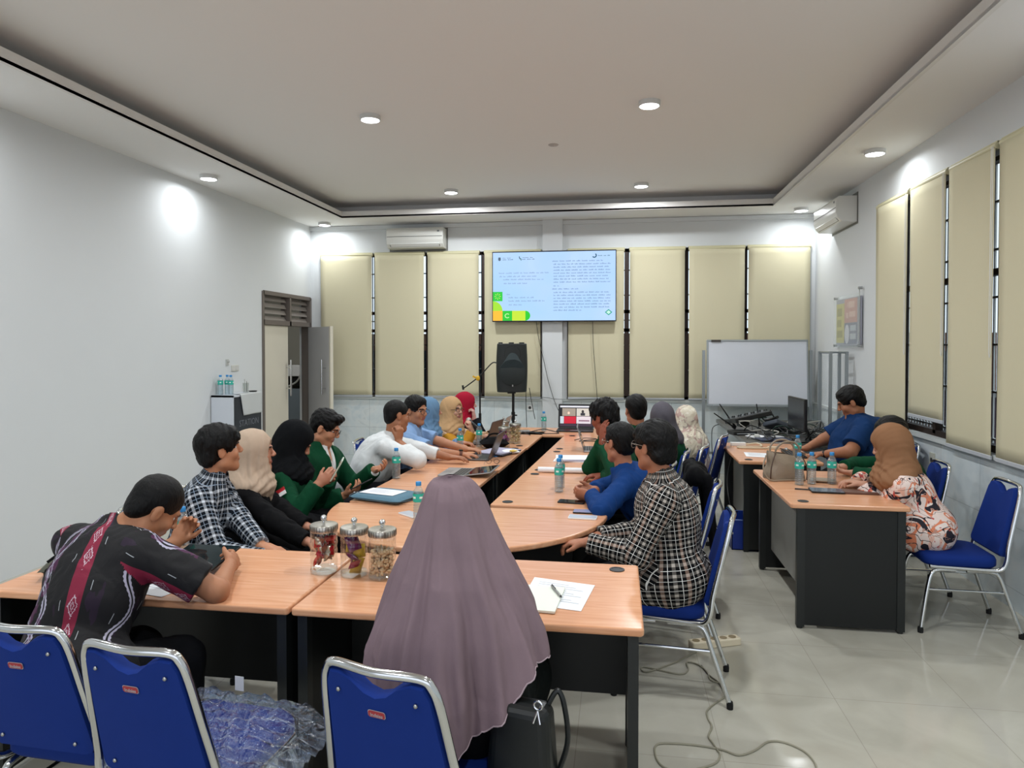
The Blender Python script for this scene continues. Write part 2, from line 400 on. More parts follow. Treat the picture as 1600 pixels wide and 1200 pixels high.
# ---------------- roller blinds
def mk_blind():
    g=G('blind_fabric',colr='#ddd6b6',rough=.9)
    v=g.obj(); n=g.noise(g.mapping(v,(60,60,1.2)),3,2); n2=g.noise(g.mapping(v,(1.4,1.4,.5)),1,2)
    c=g.mix(g.math('MULTIPLY',n,.12),'#ddd6b6','#d2caa6'); g.color(g.mix(g.math('MULTIPLY',n2,.25),c,'#e0d7c0'))
    tr=g.n('BsdfTranslucent'); tr.inputs[0].default_value=srgb('#d9cd98'); ms=g.n('MixShader'); ms.inputs[0].default_value=.16
    g.L.new(g.b.outputs[0],ms.inputs[1]); g.L.new(tr.outputs[0],ms.inputs[2]); g.L.new(ms.outputs[0],g.N['Material Output'].inputs[0]); return g.m
M_blind=mk_blind(); M_rail=mat('blind_rail_cream','#c8c29f',rough=.5); M_bar=mat('blind_bar_grey','#b9bdc2',rough=.4)
def blind(p,w,z0,z1,rz,label,group,chain=True):
    t=thing('roller_blind',label,'blind',(p[0],p[1],z1),rz,group)
    m=MB()
    R=Matrix.Rotation(PI/2,3,'Y')
    m.lathe([(.026,-w/2),(.026,w/2)],14,c=(0,-.035,-.03),R=R); m.b2(-w/2,w/2,-.045,.0,-.012,0)
    m.build('roller',M_rail,t,smooth=True)
    h=z1-z0
    def fn(u,v): x=-w/2+.008+u*(w-.016); return Vector((x,-.055+.0025*math.sin(v*5+x*4),-.03-v*(h-.05)))
    m=MB().grid(fn,10,24); m.build('blind_fabric',M_blind,t,solid=.0015,smooth=True)
    MB().b2(-w/2+.006,w/2-.006,-.062,-.048,-h,-h+.028).build('bottom_bar',M_bar,t,bevel=.003)
    if chain: MB().tube([(w/2-.002,-.07,-.04),(w/2-.002,-.07,-min(h,1.5)+.1),(w/2-.012,-.07,-min(h,1.5)+.07),(w/2-.022,-.07,-min(h,1.5)+.1),(w/2-.022,-.07,-.04)],.0022,6).build('chain',M_white,t)
    return t
bw=[(-4.195,-3.42),(-3.39,-2.665),(-2.625,-1.885),(-1.82,-1.03),(-.67,.09),(.15,.88),(.92,1.64),(1.67,2.45)]
bl=['cream roller blind in the corner by the open door','cream roller blind below the long air conditioner','cream roller blind behind the women in tan and red headscarves','cream roller blind behind the black loudspeaker',
 'cream roller blind partly behind the television beside the pillar','cream roller blind behind the grey headscarf, next to the television','cream roller blind reaching behind the whiteboard edge','cream roller blind above the whiteboard in the room corner']
for (a,b),lab in zip(bw,bl): blind(((a+b)/2,YB+.0),b-a,.965,3.0,0,lab,'roller blinds on the far wall',False)
for i,(a,b,z0,lab) in enumerate([(6.44,7.18,.97,'cream roller blind furthest along the window wall, nearest the poster'),(5.74,6.39,1.09,'cream roller blind pulled up a little showing white bars below'),(5.04,5.69,.93,'cream roller blind just beside the raised one on the window wall'),(4.3,4.99,.93,'cream roller blind cut by the picture edge on the window wall')]):
    blind((XR-.01,(a+b)/2),b-a,z0,3.04,-PI/2,lab,'roller blinds on the window wall',i<4)
# ---------------- air conditioners
def ac(loc,rz,w,label):
    t=thing('wall_mounted_air_conditioner',label,'air conditioner',loc,rz)
    prof=[(0,0),(-.19,0),(-.215,-.03),(-.218,-.17),(-.2,-.225),(-.16,-.27),(0,-.28)]
    m=MB(); R=Matrix(((0,0,1),(1,0,0),(0,1,0)))
    m.prism(prof,-w/2,w/2,R=R); m.build('body',mat('ac_white','#dcdcd6',rough=.3),t,bevel=.006)
    MB().b2(-w/2+.01,w/2-.01,-.2205,-.214,-.125,-.12).build('panel_gap',M_blkp,t)
    MB().box((0,-.19,-.235),(w*.86,.05,.012),rot=(-.75,0,0)).build('louvre',M_white,t)
    MB().box((0,-.176,-.249),(w*.88,.052,.006),rot=(-.75,0,0)).build('air_slot',mat('ac_slot','#2a2a28',rough=.6),t)
    MB().b2(-w/2-.02,w/2+.02,-.006,.0,-.3,.035).build('wall_bracket',mat('bracket_grey','#6f706c',rough=.5),t)
    MB().box((w*.42,-.219,-.055),(.03,.002,.02)).build('badge',mat('badge_grey','#777c80'),t)
    return t
ac((-2.76,YB,3.31),0,.8,'white wall mounted air conditioner above the blinds on the far wall')
ac((XR,8.35,3.29),-PI/2,.86,'white wall mounted air conditioner high on the window wall near the corner')
# ================================================================ FURNITURE
TZ=.75
def desk(name,label,x0,x1,y0,y1,front='-y',panels='x',group=None,rz=0,modesty=None,grom=((1,1),(-1,1)),shade=None):
    """rectangular desk; panels='x': end panels at x ends, modesty along x; 'y': end panels at the y ends"""
    cx,cy=(x0+x1)/2,(y0+y1)/2; w,d=x1-x0,y1-y0
    t=thing(name,label,'desk',(cx,cy,0),rz,group)
    m=MB().prism(rrect(w,d,.012,2),TZ-.028,TZ); m.build('tabletop',M_wood,t,bevel=.008,seg=3)
    L,D=(w,d) if panels=='x' else (d,w)
    R=0 if panels=='x' else PI/2
    for s in (-1,1):
        p=MB(); p.b2(s*(L/2-.035)-.0125,s*(L/2-.035)+.0125,-D/2+.03,D/2-.05,.02,TZ-.029)
        if panels=='y': pass
        o=p.build('end_panel',M_blk,t,rz=R)
        for yy in (-D/2+.045,D/2-.065):
            e=MB(); e.b2(s*(L/2-.035)-.018,s*(L/2-.035)+.018,yy-.022,yy+.022,0.012,TZ-.03); e.lathe([(.018,0),(.018,.014)],10,c=(s*(L/2-.035),yy,0))
            e.build('panel_edge_post',mat('black_edge','#1a1d1d',rough=.35),t,rz=R)
    if modesty is not None:
        off,zb,mm=modesty
        MB().b2(-L/2+.05,L/2-.05,off-.009,off+.009,zb,TZ-.029).build('modesty_panel',mm,t,rz=R)
    for (gx,gy) in grom:
        g=MB(); g.lathe([(.032,0),(.032,.003),(.024,.003),(.024,.0015),(.001,.0015)],20,c=(gx*(w/2-.09),gy*(d/2-.08),TZ)); g.build('cable_grommet',M_blkp,t,smooth=True)
    return t
gd='light wood and black desks of the meeting table'
desk('desk','front desk on which the printed papers and pen lie',-1.155,.09,2.33,3.02,modesty=(.12,.3,M_blk),grom=((1,1),),group=gd)
desk('desk','front desk at which the man in the patterned batik shirt leans',-2.41,-1.165,2.33,3.0,modesty=(.12,.25,M_blk),grom=(),group=gd)
# half-round end table
t=thing('half_round_table','half round light wood end table with two phones near its curved edge','table',(-.85,3.97,0))
P=[(.8,0)]+[(.8*math.cos(a),.86*math.sin(a)) for a in np.linspace(0,-PI,40)][1:]
MB().prism(P,TZ-.028,TZ).build('tabletop',M_wood,t,bevel=.008,seg=3)
MB().b2(-.6,.6,-.03,-.01,.02,TZ-.029).build('end_panel',M_blk,t); MB().b2(-.012,.012,-.6,-.03,.02,TZ-.029).build('centre_panel',M_blk,t)
def rot_desk(lbl,cx,cy,w,d,rz,**k):
    o=desk('desk',lbl,cx-w/2,cx+w/2,cy-d/2,cy+d/2,panels='y',group=gd,**k); o.rotation_euler=(0,0,rz); return o
a=math.radians(-2.6)
for i,(lbl) in enumerate(['desk of the door side row with the blue padded sleeve on it','desk of the door side row with the laptops of the man in white','desk of the door side row with the glass jars at the far end']):
    cy=3.98+.6+i*1.215; cy=4.585+i*1.2
    rot_desk(lbl,-1.28+(cy-3.98)*.052,cy,.66,1.19,a,modesty=(-.16,.3,M_blk),grom=((1,-1),(1,1)))
a2=math.radians(-3.4)
for i,(lbl) in enumerate(['desk of the window side row where the man in blue rests his clasped hands','desk of the window side row with the long rolled paper','desk of the window side row with the open grey laptop seen from its edge']):
    cy=4.575+i*1.1
    rot_desk(lbl,-.41+(cy-3.98)*.06,cy,.68,1.09,a2,modesty=(.16,.3,M_blk),grom=((-1,-1),(-1,1)))
desk('desk','transverse desk closing the far end, with the laptop showing a video call',-1.42,.12,7.3,7.95,modesty=(.0,.3,M_blk),grom=(),group=gd)
g2='black sided desks along the windows'
d=desk('desk','window side desk with the beige handbag, nearest the viewer',1.02,1.69,4.33,5.5,panels='y',modesty=(.2,.16,M_greyp),grom=((-1,-1),(-1,1)),group=g2)
d=desk('desk','window side desk behind, where the man in the navy shirt works',.98,1.64,5.88,6.98,panels='y',modesty=(.2,.16,M_greyp),grom=((-1,-1),),group=g2)
# stone counter in the corner
t=thing('stone_counter','grey stone topped corner counter loaded with cables','counter',(1.86,8.0,0))
MB().b2(-.62,.62,-1.0,1.15,.71,.755).build('countertop',mat('grey_granite','#5a5751',rough=.3,var=(40,.25)),t,bevel=.008)
MB().b2(-.1,.6,-.9,1.1,0,.71).build('base',M_marble,t)
# ------------------------------------------------------------ chairs
def make_chair(label,loc,rz):
    t=thing('stacking_chair',label,'chair',loc,rz,'blue padded chrome stacking chairs')
    def st(x0,y0,x1,y1,z0,z1): pass
    m=MB()   # seat pad, rounded & domed
    P=rrect(.40,.40,.07,5)
    n=len(P); vs=[];fs=[]
    lay=[(.94,.395),(1.0,.41),(1.0,.44),(.96,.458),(.8,.466),(.4,.47)]
    for (s,z) in lay:
        for (x,y) in P: vs.append((x*s,y*s+.03,z))
    for i in range(len(lay)-1):
        for k in range(n): fs.append((i*n+k,i*n+(k+1)%n,(i+1)*n+(k+1)%n,(i+1)*n+k))
    fs+= [tuple(range(n-1,-1,-1)),tuple((len(lay)-1)*n+k for k in range(n))]
    m.add(vs,fs); m.build('seat',M_blue,t,smooth=True,ang=1.0)
    # backrest plane: from (y=-.19,z=.47) to (y=-.29,z=.87)
    def bp(x,h,dep=0): # h 0..1
        k=h; return Vector((x,-.185-.10*k+dep*.97,.46+.41*k+dep*.24))
    def wid(h): return .205-.045*h
    def curve(x): return -.02*(1-(x/.19)**2)    # back bows rearward
    poly=[]
    # outline u in [-1,1], h; notch at the top
    outl=[(-.98,.06),(-.93,.015),(-.8,0),(.8,0),(.93,.015),(.98,.06),(1,.5),(1,.88),(.93,.955),(.72,.965),(.45,.93),(.22,.865),(0,.84),(-.22,.865),(-.45,.93),(-.72,.965),(-.93,.955),(-1,.88),(-1,.5)]
    m=MB(); n=len(outl); vs=[]
    for dep,sh in ((-.012,.985),(-.005,1),(.012,1),(.03,.95)):
        for (u,h) in outl:
            hh=.5+(h-.5)*sh; x=u*wid(h)*.93*sh; p=bp(x,hh,dep); p.y+=curve(x); vs.append(p)
    fs=[]
    for i in range(3):
        for k in range(n): fs.append((i*n+k,(i*n+(k+1)%n),(i+1)*n+(k+1)%n,(i+1)*n+k))
    # caps as fans
    for base,flip in ((0,True),(3*n,False)):
        c0=sum((Vector(vs[base+k]) for k in range(n)),Vector())/n; c0=bp(0,.45,(-.012 if flip else .034)); c0.y+=curve(0); vs.append(c0); ci=len(vs)-1
        for k in range(n):
            q=(base+k,base+(k+1)%n,ci); fs.append(q[::-1] if flip else q)
    m.add(vs,fs); m.build('backrest',M_blue,t,smooth=True,ang=.8)
    # chrome frame: flat-oval tube inverted U running down and curving forward below the seat
    pts=[]
    for s in (1,-1):
        side=[(s*.18,.20,.392),(s*.186,.0,.387),(s*.195,-.13,.387),(s*.205,-.175,.40),(s*.208,-.195,.45)]
        up=[]
        for h in (.15,.5,.82): p=bp(s*wid(h)*1.02,h); up.append((p.x,p.y-.005,p.z))
        p=bp(s*wid(1)*.97,.95); up.append((p.x,p.y-.005,p.z)); p=bp(s*wid(1)*.78,1.0); up.append((p.x,p.y-.008,p.z))
        L_=side+up
        pts = pts+L_ if s==1 else pts+[tuple(bp(0,1.0)+Vector((0,-.022,0)))]+L_[::-1]
    m=MB().tube(spline(pts,5),.0125,10); m.build('back_frame',M_chrome,t,smooth=True)
    for s in (-1,1):
        for fr in (1,-1):
            if fr>0: pp=[(s*.172,.06,.372),(s*.176,.15,.37),(s*.18,.19,.345),(s*.187,.215,.25),(s*.2,.25,.03)]
            else: pp=[(s*.172,.0,.372),(s*.176,-.13,.37),(s*.18,-.17,.345),(s*.185,-.205,.25),(s*.195,-.28,.03)]
            lg=MB().tube(spline(pp,5),.0115,9).build('leg',M_chrome,t,smooth=True)
            e=Vector(pp[-1]); MB().lathe([(.015,0),(.016,.02),(.014,.034)],10,c=(e.x,e.y+(.003 if fr>0 else -.004),0)).build('rubber_foot',M_rub,lg,smooth=True)
        MB().tube([(s*.186,.214,.255),(s*.184,-.2,.255)],.007,8).build('stretcher',M_chrome,t,smooth=True)
    MB().tube([(-.172,.12,.372),(.172,.12,.372)],.008,8).tube([(-.172,-.1,.372),(.172,-.1,.372)],.008,8).build('seat_support',M_steel,t,smooth=True)
    for sx,h in ((-1,.84),(1,.84),(-1,.1),(1,.1)):
        p=bp(sx*.115 if h>.5 else sx*.13,h,-.014); p.y+=curve(p.x)
        MB().ell(p,(.006,.004,.006),10,6).build('rivet',M_steel,t,smooth=True)
    # badge on the rear of the back
    ang=math.atan2(.10,.41)
    p=bp(0,.73,-.0135); p.y+=curve(0)
    bd=thing('x','','x'); bpy.data.objects.remove(bd)
    def plate(w,h,dep,mt,nm,par=None):
        q=bp(0,.73,dep); q.y+=curve(0)
        mm=MB(); Rm=Matrix.Rotation(-ang*-1,3,'X')
        mm.prism(rrect(w,h,h*.3,3),0,.001,c=q,R=Matrix.Rotation(PI/2+ang,3,'X'))
        return mm.build(nm,mt,par or t)
    b_=plate(.052,.021,-.0135,mat('badge_silver','#b9b6bb',rough=.3,metal=.4),'badge')
    plate(.049,.018,-.0146,mat('badge_red','#9a2a30',rough=.4),'badge_face',b_)
    q=bp(0,.715,-.0160); q.y+=curve(0)
    tx=text_mesh('Indaiss',.014,mat('badge_silver','#b9b6bb'),'badge_text',b_,q,(PI/2+ang,0,0),align='CENTER')
    return t
proto=None
def chair(label,x,y,deg):
    global proto
    rz=math.radians(deg)
    if proto is None: proto=make_chair(label,(x,y,0),rz); return proto
    return dup(proto,(x,y,0),rz,label)
# facing: 0 = looks towards the far wall, +90 = towards the door wall, -90 = towards the windows
c1=chair('blue chair cut off at the lower picture corner, behind the batik shirt man',-1.72,2.07,-3)
c2=chair('empty blue chair whose seat is still wrapped in clear plastic',-1.27,1.99,-7)
c3=chair('blue chair with its back to the viewer beside the mauve headscarf',-.53,1.96,-14)
# plastic wrap on c2's seat
pw=thing('plastic_wrap','crinkled clear plastic wrap left over the blue seat of the empty chair','plastic wrap',(-1.27,1.99,0),math.radians(-7))
rs=np.random.default_rng(3)
def wrapf(u,v):
    x=(u-.5)*.46; y=(v-.5)*.46+.03; ed=max(abs(u-.5),abs(v-.5))*2
    z=.485+.006*math.sin(x*90+y*40)+.006*math.sin(y*110-x*35+2)+rs.random()*.006
    if u>.85: x+= (u-.85)*.9; z-= (u-.85)*.25; y+= (v-.5)*-.15*(u-.85)*6
    if ed>.9 and u<=.85: z-=(ed-.9)*.6
    return Vector((x,y,z))
wm=clear_mat('clear_plastic_film',.05,.12,'#e9f2ff',(40,1,.05)); 
MB().grid(wrapf,34,34).build('film',wm,pw,smooth=True,solid=.0006)
MB().box((-.05,.23,.52),(.035,.001,.05)).build('paper_tag',M_paper,pw)
# ================================================================ FIGURE ENGINE (implicit surfaces -> one continuous mesh)
def nrm(v): v=np.asarray(v,float); l=np.linalg.norm(v); return v/l if l>1e-9 else v
class SDF:
    def __init__(s,vox): s.vox=vox; s.P=[]
    def cap(s,a,b,ra,rb=None,k=.02,op='+',cut=False,flat=None):
        """tapered capsule; flat=(axis vector, factor) squashes the section along that axis"""
        s.P.append(('c',np.array(a,float),np.array(b,float),ra,ra if rb is None else rb,k,op,cut,flat)); return s
    def ell(s,c,r,R=None,k=.02,op='+'):
        s.P.append(('e',np.array(c,float),np.array(r,float),np.eye(3) if R is None else np.array(R,float),k,op)); return s
    def bbox(s,p):
        if p[0]=='c':
            r=max(p[3],p[4]); return np.minimum(p[1],p[2])-r,np.maximum(p[1],p[2])+r
        e=np.sqrt(((p[3]*p[2])**2).sum(1)); return p[1]-e,p[1]+e
    def val(s,p,X,Y,Z):
        if p[0]=='c':
            a,b,ra,rb=p[1:5]; ab=b-a; L2=float(ab@ab)+1e-12
            x,y,z=X-a[0],Y-a[1],Z-a[2]
            t0=(x*ab[0]+y*ab[1]+z*ab[2])/L2; t=np.clip(t0,0,1)
            dx,dy,dz=x-t*ab[0],y-t*ab[1],z-t*ab[2]
            q=dx*dx+dy*dy+dz*dz
            if p[8] is not None:
                ax,f=nrm(p[8][0]),p[8][1]; w=dx*ax[0]+dy*ax[1]+dz*ax[2]; q=q+w*w*(1/f**2-1)
            d=np.sqrt(q)-(ra+(rb-ra)*t)
            if p[7]:
                L=math.sqrt(L2); d=np.maximum(d,np.maximum((t0-1)*L,-t0*L-.5 if p[7]=='end' else -t0*L))
            return d
        c,r,R=p[1:4]; x,y,z=X-c[0],Y-c[1],Z-c[2]
        u=(x*R[0,0]+y*R[1,0]+z*R[2,0]); v=(x*R[0,1]+y*R[1,1]+z*R[2,1]); w=(x*R[0,2]+y*R[1,2]+z*R[2,2])
        k0=np.sqrt((u/r[0])**2+(v/r[1])**2+(w/r[2])**2); k1=np.sqrt((u/r[0]**2)**2+(v/r[1]**2)**2+(w/r[2]**2)**2)+1e-9
        return k0*(k0-1)/k1
    def mesh(s,disp=None,clip=None):
        lo=np.full(3,1e9); hi=-lo
        for p in s.P:
            if p[6 if p[0]=='c' else 5]=='+':
                a,b=s.bbox(p); lo=np.minimum(lo,a); hi=np.maximum(hi,b)
        v=s.vox; lo=lo-3.3*v; n=np.ceil((hi-lo)/v).astype(int)+4
        ax=[lo[i]+v*np.arange(n[i]) for i in range(3)]
        D=np.full(n,.08,np.float32)
        for p in s.P:
            k=p[5] if p[0]=='c' else p[4]; op=p[6] if p[0]=='c' else p[5]
            a,b=s.bbox(p); m=k+2*v+.012; i0=np.clip(((a-m-lo)/v).astype(int),0,n); i1=np.clip(((b+m-lo)/v).astype(int)+2,0,n)
            if (i1<=i0).any(): continue
            sl=tuple(slice(i0[j],i1[j]) for j in range(3))
            X=ax[0][sl[0]][:,None,None];Y=ax[1][sl[1]][None,:,None];Z=ax[2][sl[2]][None,None,:]
            d=s.val(p,X,Y,Z).astype(np.float32); A=D[sl]
            if op=='-':
                d=-d; h=np.maximum(k-np.abs(A-d),0)/max(k,1e-6); D[sl]=np.maximum(A,d)+h*h*k*.25
            else:
                h=np.maximum(k-np.abs(A-d),0)/max(k,1e-6); D[sl]=np.minimum(A,d)-h*h*k*.25
        if disp is not None:
            I=np.nonzero(np.abs(D)<.03); pts=np.stack([ax[j][I[j]] for j in range(3)],1)
            D[I]+=disp(pts).astype(np.float32)
        if clip is not None:
            I=np.nonzero(D<.03); pts=np.stack([ax[j][I[j]] for j in range(3)],1)
            D[I]=np.maximum(D[I],clip(pts).astype(np.float32))
        # surface nets
        S=D<0
        cc=np.zeros(np.array(n)-1,np.int8)
        cs=[(i,j,k) for i in (0,1) for j in (0,1) for k in (0,1)]
        for (i,j,k) in cs: cc+=S[i:n[0]-1+i,j:n[1]-1+j,k:n[2]-1+k]
        act=np.nonzero((cc>0)&(cc<8)); na=len(act[0])
        idx=np.full(cc.shape,-1,np.int64); idx[act]=np.arange(na)
        cv={c:D[act[0]+c[0],act[1]+c[1],act[2]+c[2]] for c in cs}
        acc=np.zeros((na,3)); cnt=np.zeros(na)
        for a in cs:
            for d in range(3):
                if a[d]==0:
                    b=list(a); b[d]=1; b=tuple(b); va,vb=cv[a],cv[b]; x=(va<0)!=(vb<0)
                    t=np.where(x,va/(va-vb+1e-12),0); pt=np.zeros((na,3)); pt[:]=a; pt[:,d]=t
                    acc[x]+=pt[x]; cnt[x]+=1
        vt=(np.stack(act,1)+acc/cnt[:,None])*v+lo
        Q=[]
        for d in range(3):
            u,w=(d+1)%3,(d+2)%3
            s0=[slice(None)]*3; s1=[slice(None)]*3; s0[d]=slice(0,-1); s1[d]=slice(1,None)
            A=S[tuple(s0)];B=S[tuple(s1)]; e=np.stack(np.nonzero(A!=B),1)
            e=e[(e[:,u]>0)&(e[:,w]>0)]
            f=A[tuple(e.T)]
            du=np.zeros(3,int);du[u]=1;dw=np.zeros(3,int);dw[w]=1
            g=lambda q: idx[tuple(np.minimum(q,np.array(cc.shape)-1).T)]
            q=np.stack([g(e-du-dw),g(e-dw),g(e),g(e-du)],1)
            q[~f]=q[~f][:,::-1]; Q.append(q)
        Q=np.concatenate(Q); Q=Q[(Q>=0).all(1)]
        return vt,Q
def np_mesh(name,v,q,mats,origin=(0,0,0),mi=None,uv=None):
    me=bpy.data.meshes.new(name); v=v-np.array(origin)
    me.vertices.add(len(v)); me.vertices.foreach_set('co',v.astype(np.float32).ravel())
    me.loops.add(len(q)*4); me.loops.foreach_set('vertex_index',q.astype(np.int32).ravel())
    me.polygons.add(len(q)); me.polygons.foreach_set('loop_start',np.arange(0,len(q)*4,4,dtype=np.int32))
    me.polygons.foreach_set('use_smooth',np.ones(len(q),bool))
    for m in mats: me.materials.append(m)
    if mi is not None: me.polygons.foreach_set('material_index',mi.astype(np.int32))
    me.update(calc_edges=True)
    if uv is not None:
        l=me.uv_layers.new(name='pat'); l.data.foreach_set('uv',uv.astype(np.float32).ravel())
    return me
def bone_uv(v,q,bones):
    C=v[q].mean(1); best=np.full(len(q),1e9); u=np.zeros((len(q),4,2)); 
    for (a,b,r,ref,off) in bones:
        a=np.array(a,float);b=np.array(b,float);ab=b-a;L=np.linalg.norm(ab);t=np.clip(((C-a)@ab)/L**2,0,1)
        d=np.linalg.norm(C-a-t[:,None]*ab,axis=1)-r; sel=d<best
        if not sel.any(): continue
        best[sel]=d[sel]; ax=ab/L; e1=nrm(np.array(ref)-ax*(np.array(ref)@ax)); e2=np.cross(ax,e1)
        w=v[q[sel]]-a; al=w@ax; an=np.arctan2(w@e2,w@e1); cn=np.arctan2((C[sel]-a)@e2,(C[sel]-a)@e1)
        an=cn[:,None]+((an-cn[:,None]+PI)%(2*PI)-PI)
        u[sel,:,0]=an*(r*1.05)+off; u[sel,:,1]=al
    return u.reshape(-1,2)
def folds(amp,fr=22,seed=0,stretch=(1,1,.45)):
    r=np.random.default_rng(seed); A=r.normal(size=(4,3)); ph=r.random(4)*6
    st=np.array(stretch)
    def f(p):
        q=p*st*fr; w=np.sin(q@A[0]+ph[0]); w2=np.sin(q@A[1]+ph[1]+1.5*w); w3=np.sin(q@A[2]*1.6+ph[2]+1.8*w2)
        return amp*(.5*w2+.5*w3*np.abs(w3)+.25*np.sin(q@A[3]*2.6+2*w3))
    return f
def eul(y,p=0,r=0):
    """head / body frame columns: right, forward, up; yaw about z, pitch up positive, roll"""
    R=Matrix.Rotation(math.radians(y),3,'Z')@Matrix.Rotation(math.radians(p),3,'X')@Matrix.Rotation(math.radians(r),3,'Y')
    return np.array(R)
M_skin={}
def skin(c):
    if c not in M_skin:
        g=G('skin_'+c[1:],colr=c,rough=.5,spec=.35)
        n=g.noise(g.obj(),30,3); cc=tuple(x for x in [int(c[i:i+2],16)/255 for i in (1,3,5)])
        dk=tuple(x*.9 for x in cc); g.color(g.mix(n,cc,(min(1,cc[0]*.97),cc[1]*.9,cc[2]*.88)))
        g.b.inputs['Subsurface Weight'].default_value=.08; g.b.inputs['Subsurface Radius'].default_value=(.01,.004,.002); g.b.inputs['Subsurface Scale'].default_value=.5
        M_skin[c]=g.m
    return M_skin[c]
M_lip=mat('lips','#9a5a50',rough=.45); M_brow=mat('eyebrow','#2a201c',rough=.8)
M_eye=mat('eye_white','#d8d4cf',rough=.15); M_iris=mat('iris_dark','#1a100c',rough=.08)
def mk_hair(n,c):
    g=G(n,colr=c,rough=.5,spec=.22); v=g.obj(); nn=g.noise(g.mapping(v,(1,1,.35)),160,3); g.bump(nn,.7,.006); return g.m
M_hair=mk_hair('black_hair','#080707')
def rgbx(c,f): return tuple(min(1,int(c[i:i+2],16)/255*f) for i in (1,3,5))
def fabric(name,c,rough=.85,bump=.25,sheen=0):
    g=G(name,colr=c,rough=rough,sheen=sheen,spec=.15); v=g.obj(); n=g.noise(v,8,4,dist=.5); g.color(g.mix(n,rgbx(c,.94),rgbx(c,1.06)))
    n2=g.noise(v,500,2); n1=g.noise(g.mapping(v,(1,1,.5)),14,4,dist=1.0); g.bump(g.math('ADD',g.math('MULTIPLY',n2,.06),n1),bump,.02); return g.m
def hand(S,W,d,n,side,curl=.35,sc=1.0,spread=.3,thumb=.5):
    """W wrist; d direction of the hand; n palm normal (fingers curl towards it); side: +1 thumb on lat side"""
    d=nrm(d); n=nrm(np.array(n)-d*(np.array(n)@d)); lat=np.cross(d,n)*side
    Rm=np.stack([lat,d,n],1)
    S.ell(W+d*.042*sc,(.038*sc,.052*sc,.0155*sc),Rm,k=.015); S.cap(W-d*.02,W+d*.03,.024*sc,.022*sc,k=.015,flat=(n,.75))
    for i,(o,L) in enumerate(((.030,.066),(.010,.076),(-.010,.071),(-.029,.056))):
        b=W+d*(.082 if i in(1,2) else .076)*sc+lat*o*sc-n*.001; dd=nrm(d+lat*o*spread*6*.35)
        ang=0; p=b; rs=(.0088,.0082,.0074,.0066)
        for j,(f,aa) in enumerate(((.44,58),(.31,75),(.25,50))):
            ang+=math.radians(aa)*curl; v=dd*math.cos(ang)+n*math.sin(ang); q=p+v*L*f*sc
            S.cap(p,q,rs[j]*sc,rs[j+1]*sc,k=.004 if j else .008); p=q
    tb=W+d*.022*sc+lat*.024*sc; v=nrm(d*.75+lat*(.75-thumb*.5)+n*thumb*.8)
    S.cap(tb,tb+v*.042*sc,.0135*sc,.0105*sc,k=.012); t2=tb+v*.042*sc; v2=nrm(v+d*.35-lat*.25*thumb)
    S.cap(t2,t2+v2*.03*sc,.0102*sc,.0078*sc,k=.004)
def ik(A,B,l1,l2,hint):
    A=np.array(A,float);B=np.array(B,float);d=B-A;L=np.linalg.norm(d); L=min(L,(l1+l2)*.999); d=nrm(d)
    a=(l1*l1-l2*l2+L*L)/(2*L); h=math.sqrt(max(l1*l1-a*a,0)); u=np.array(hint,float); u=nrm(u-d*(u@d)); return A+d*a+u*h, A+d*L
def cam_at(px,py,Y):
    F=np.array([-math.sin(yaw)*math.cos(pit),math.cos(yaw)*math.cos(pit),-math.sin(pit)]);R=np.array([math.cos(yaw),math.sin(yaw),0]);U=np.cross(R,F)
    d=F+R*(px-CCX)/CF-U*(py-CCY)/CF; return np.array([0,0,CH])+d*Y/d[1]
PEOPLE=[]
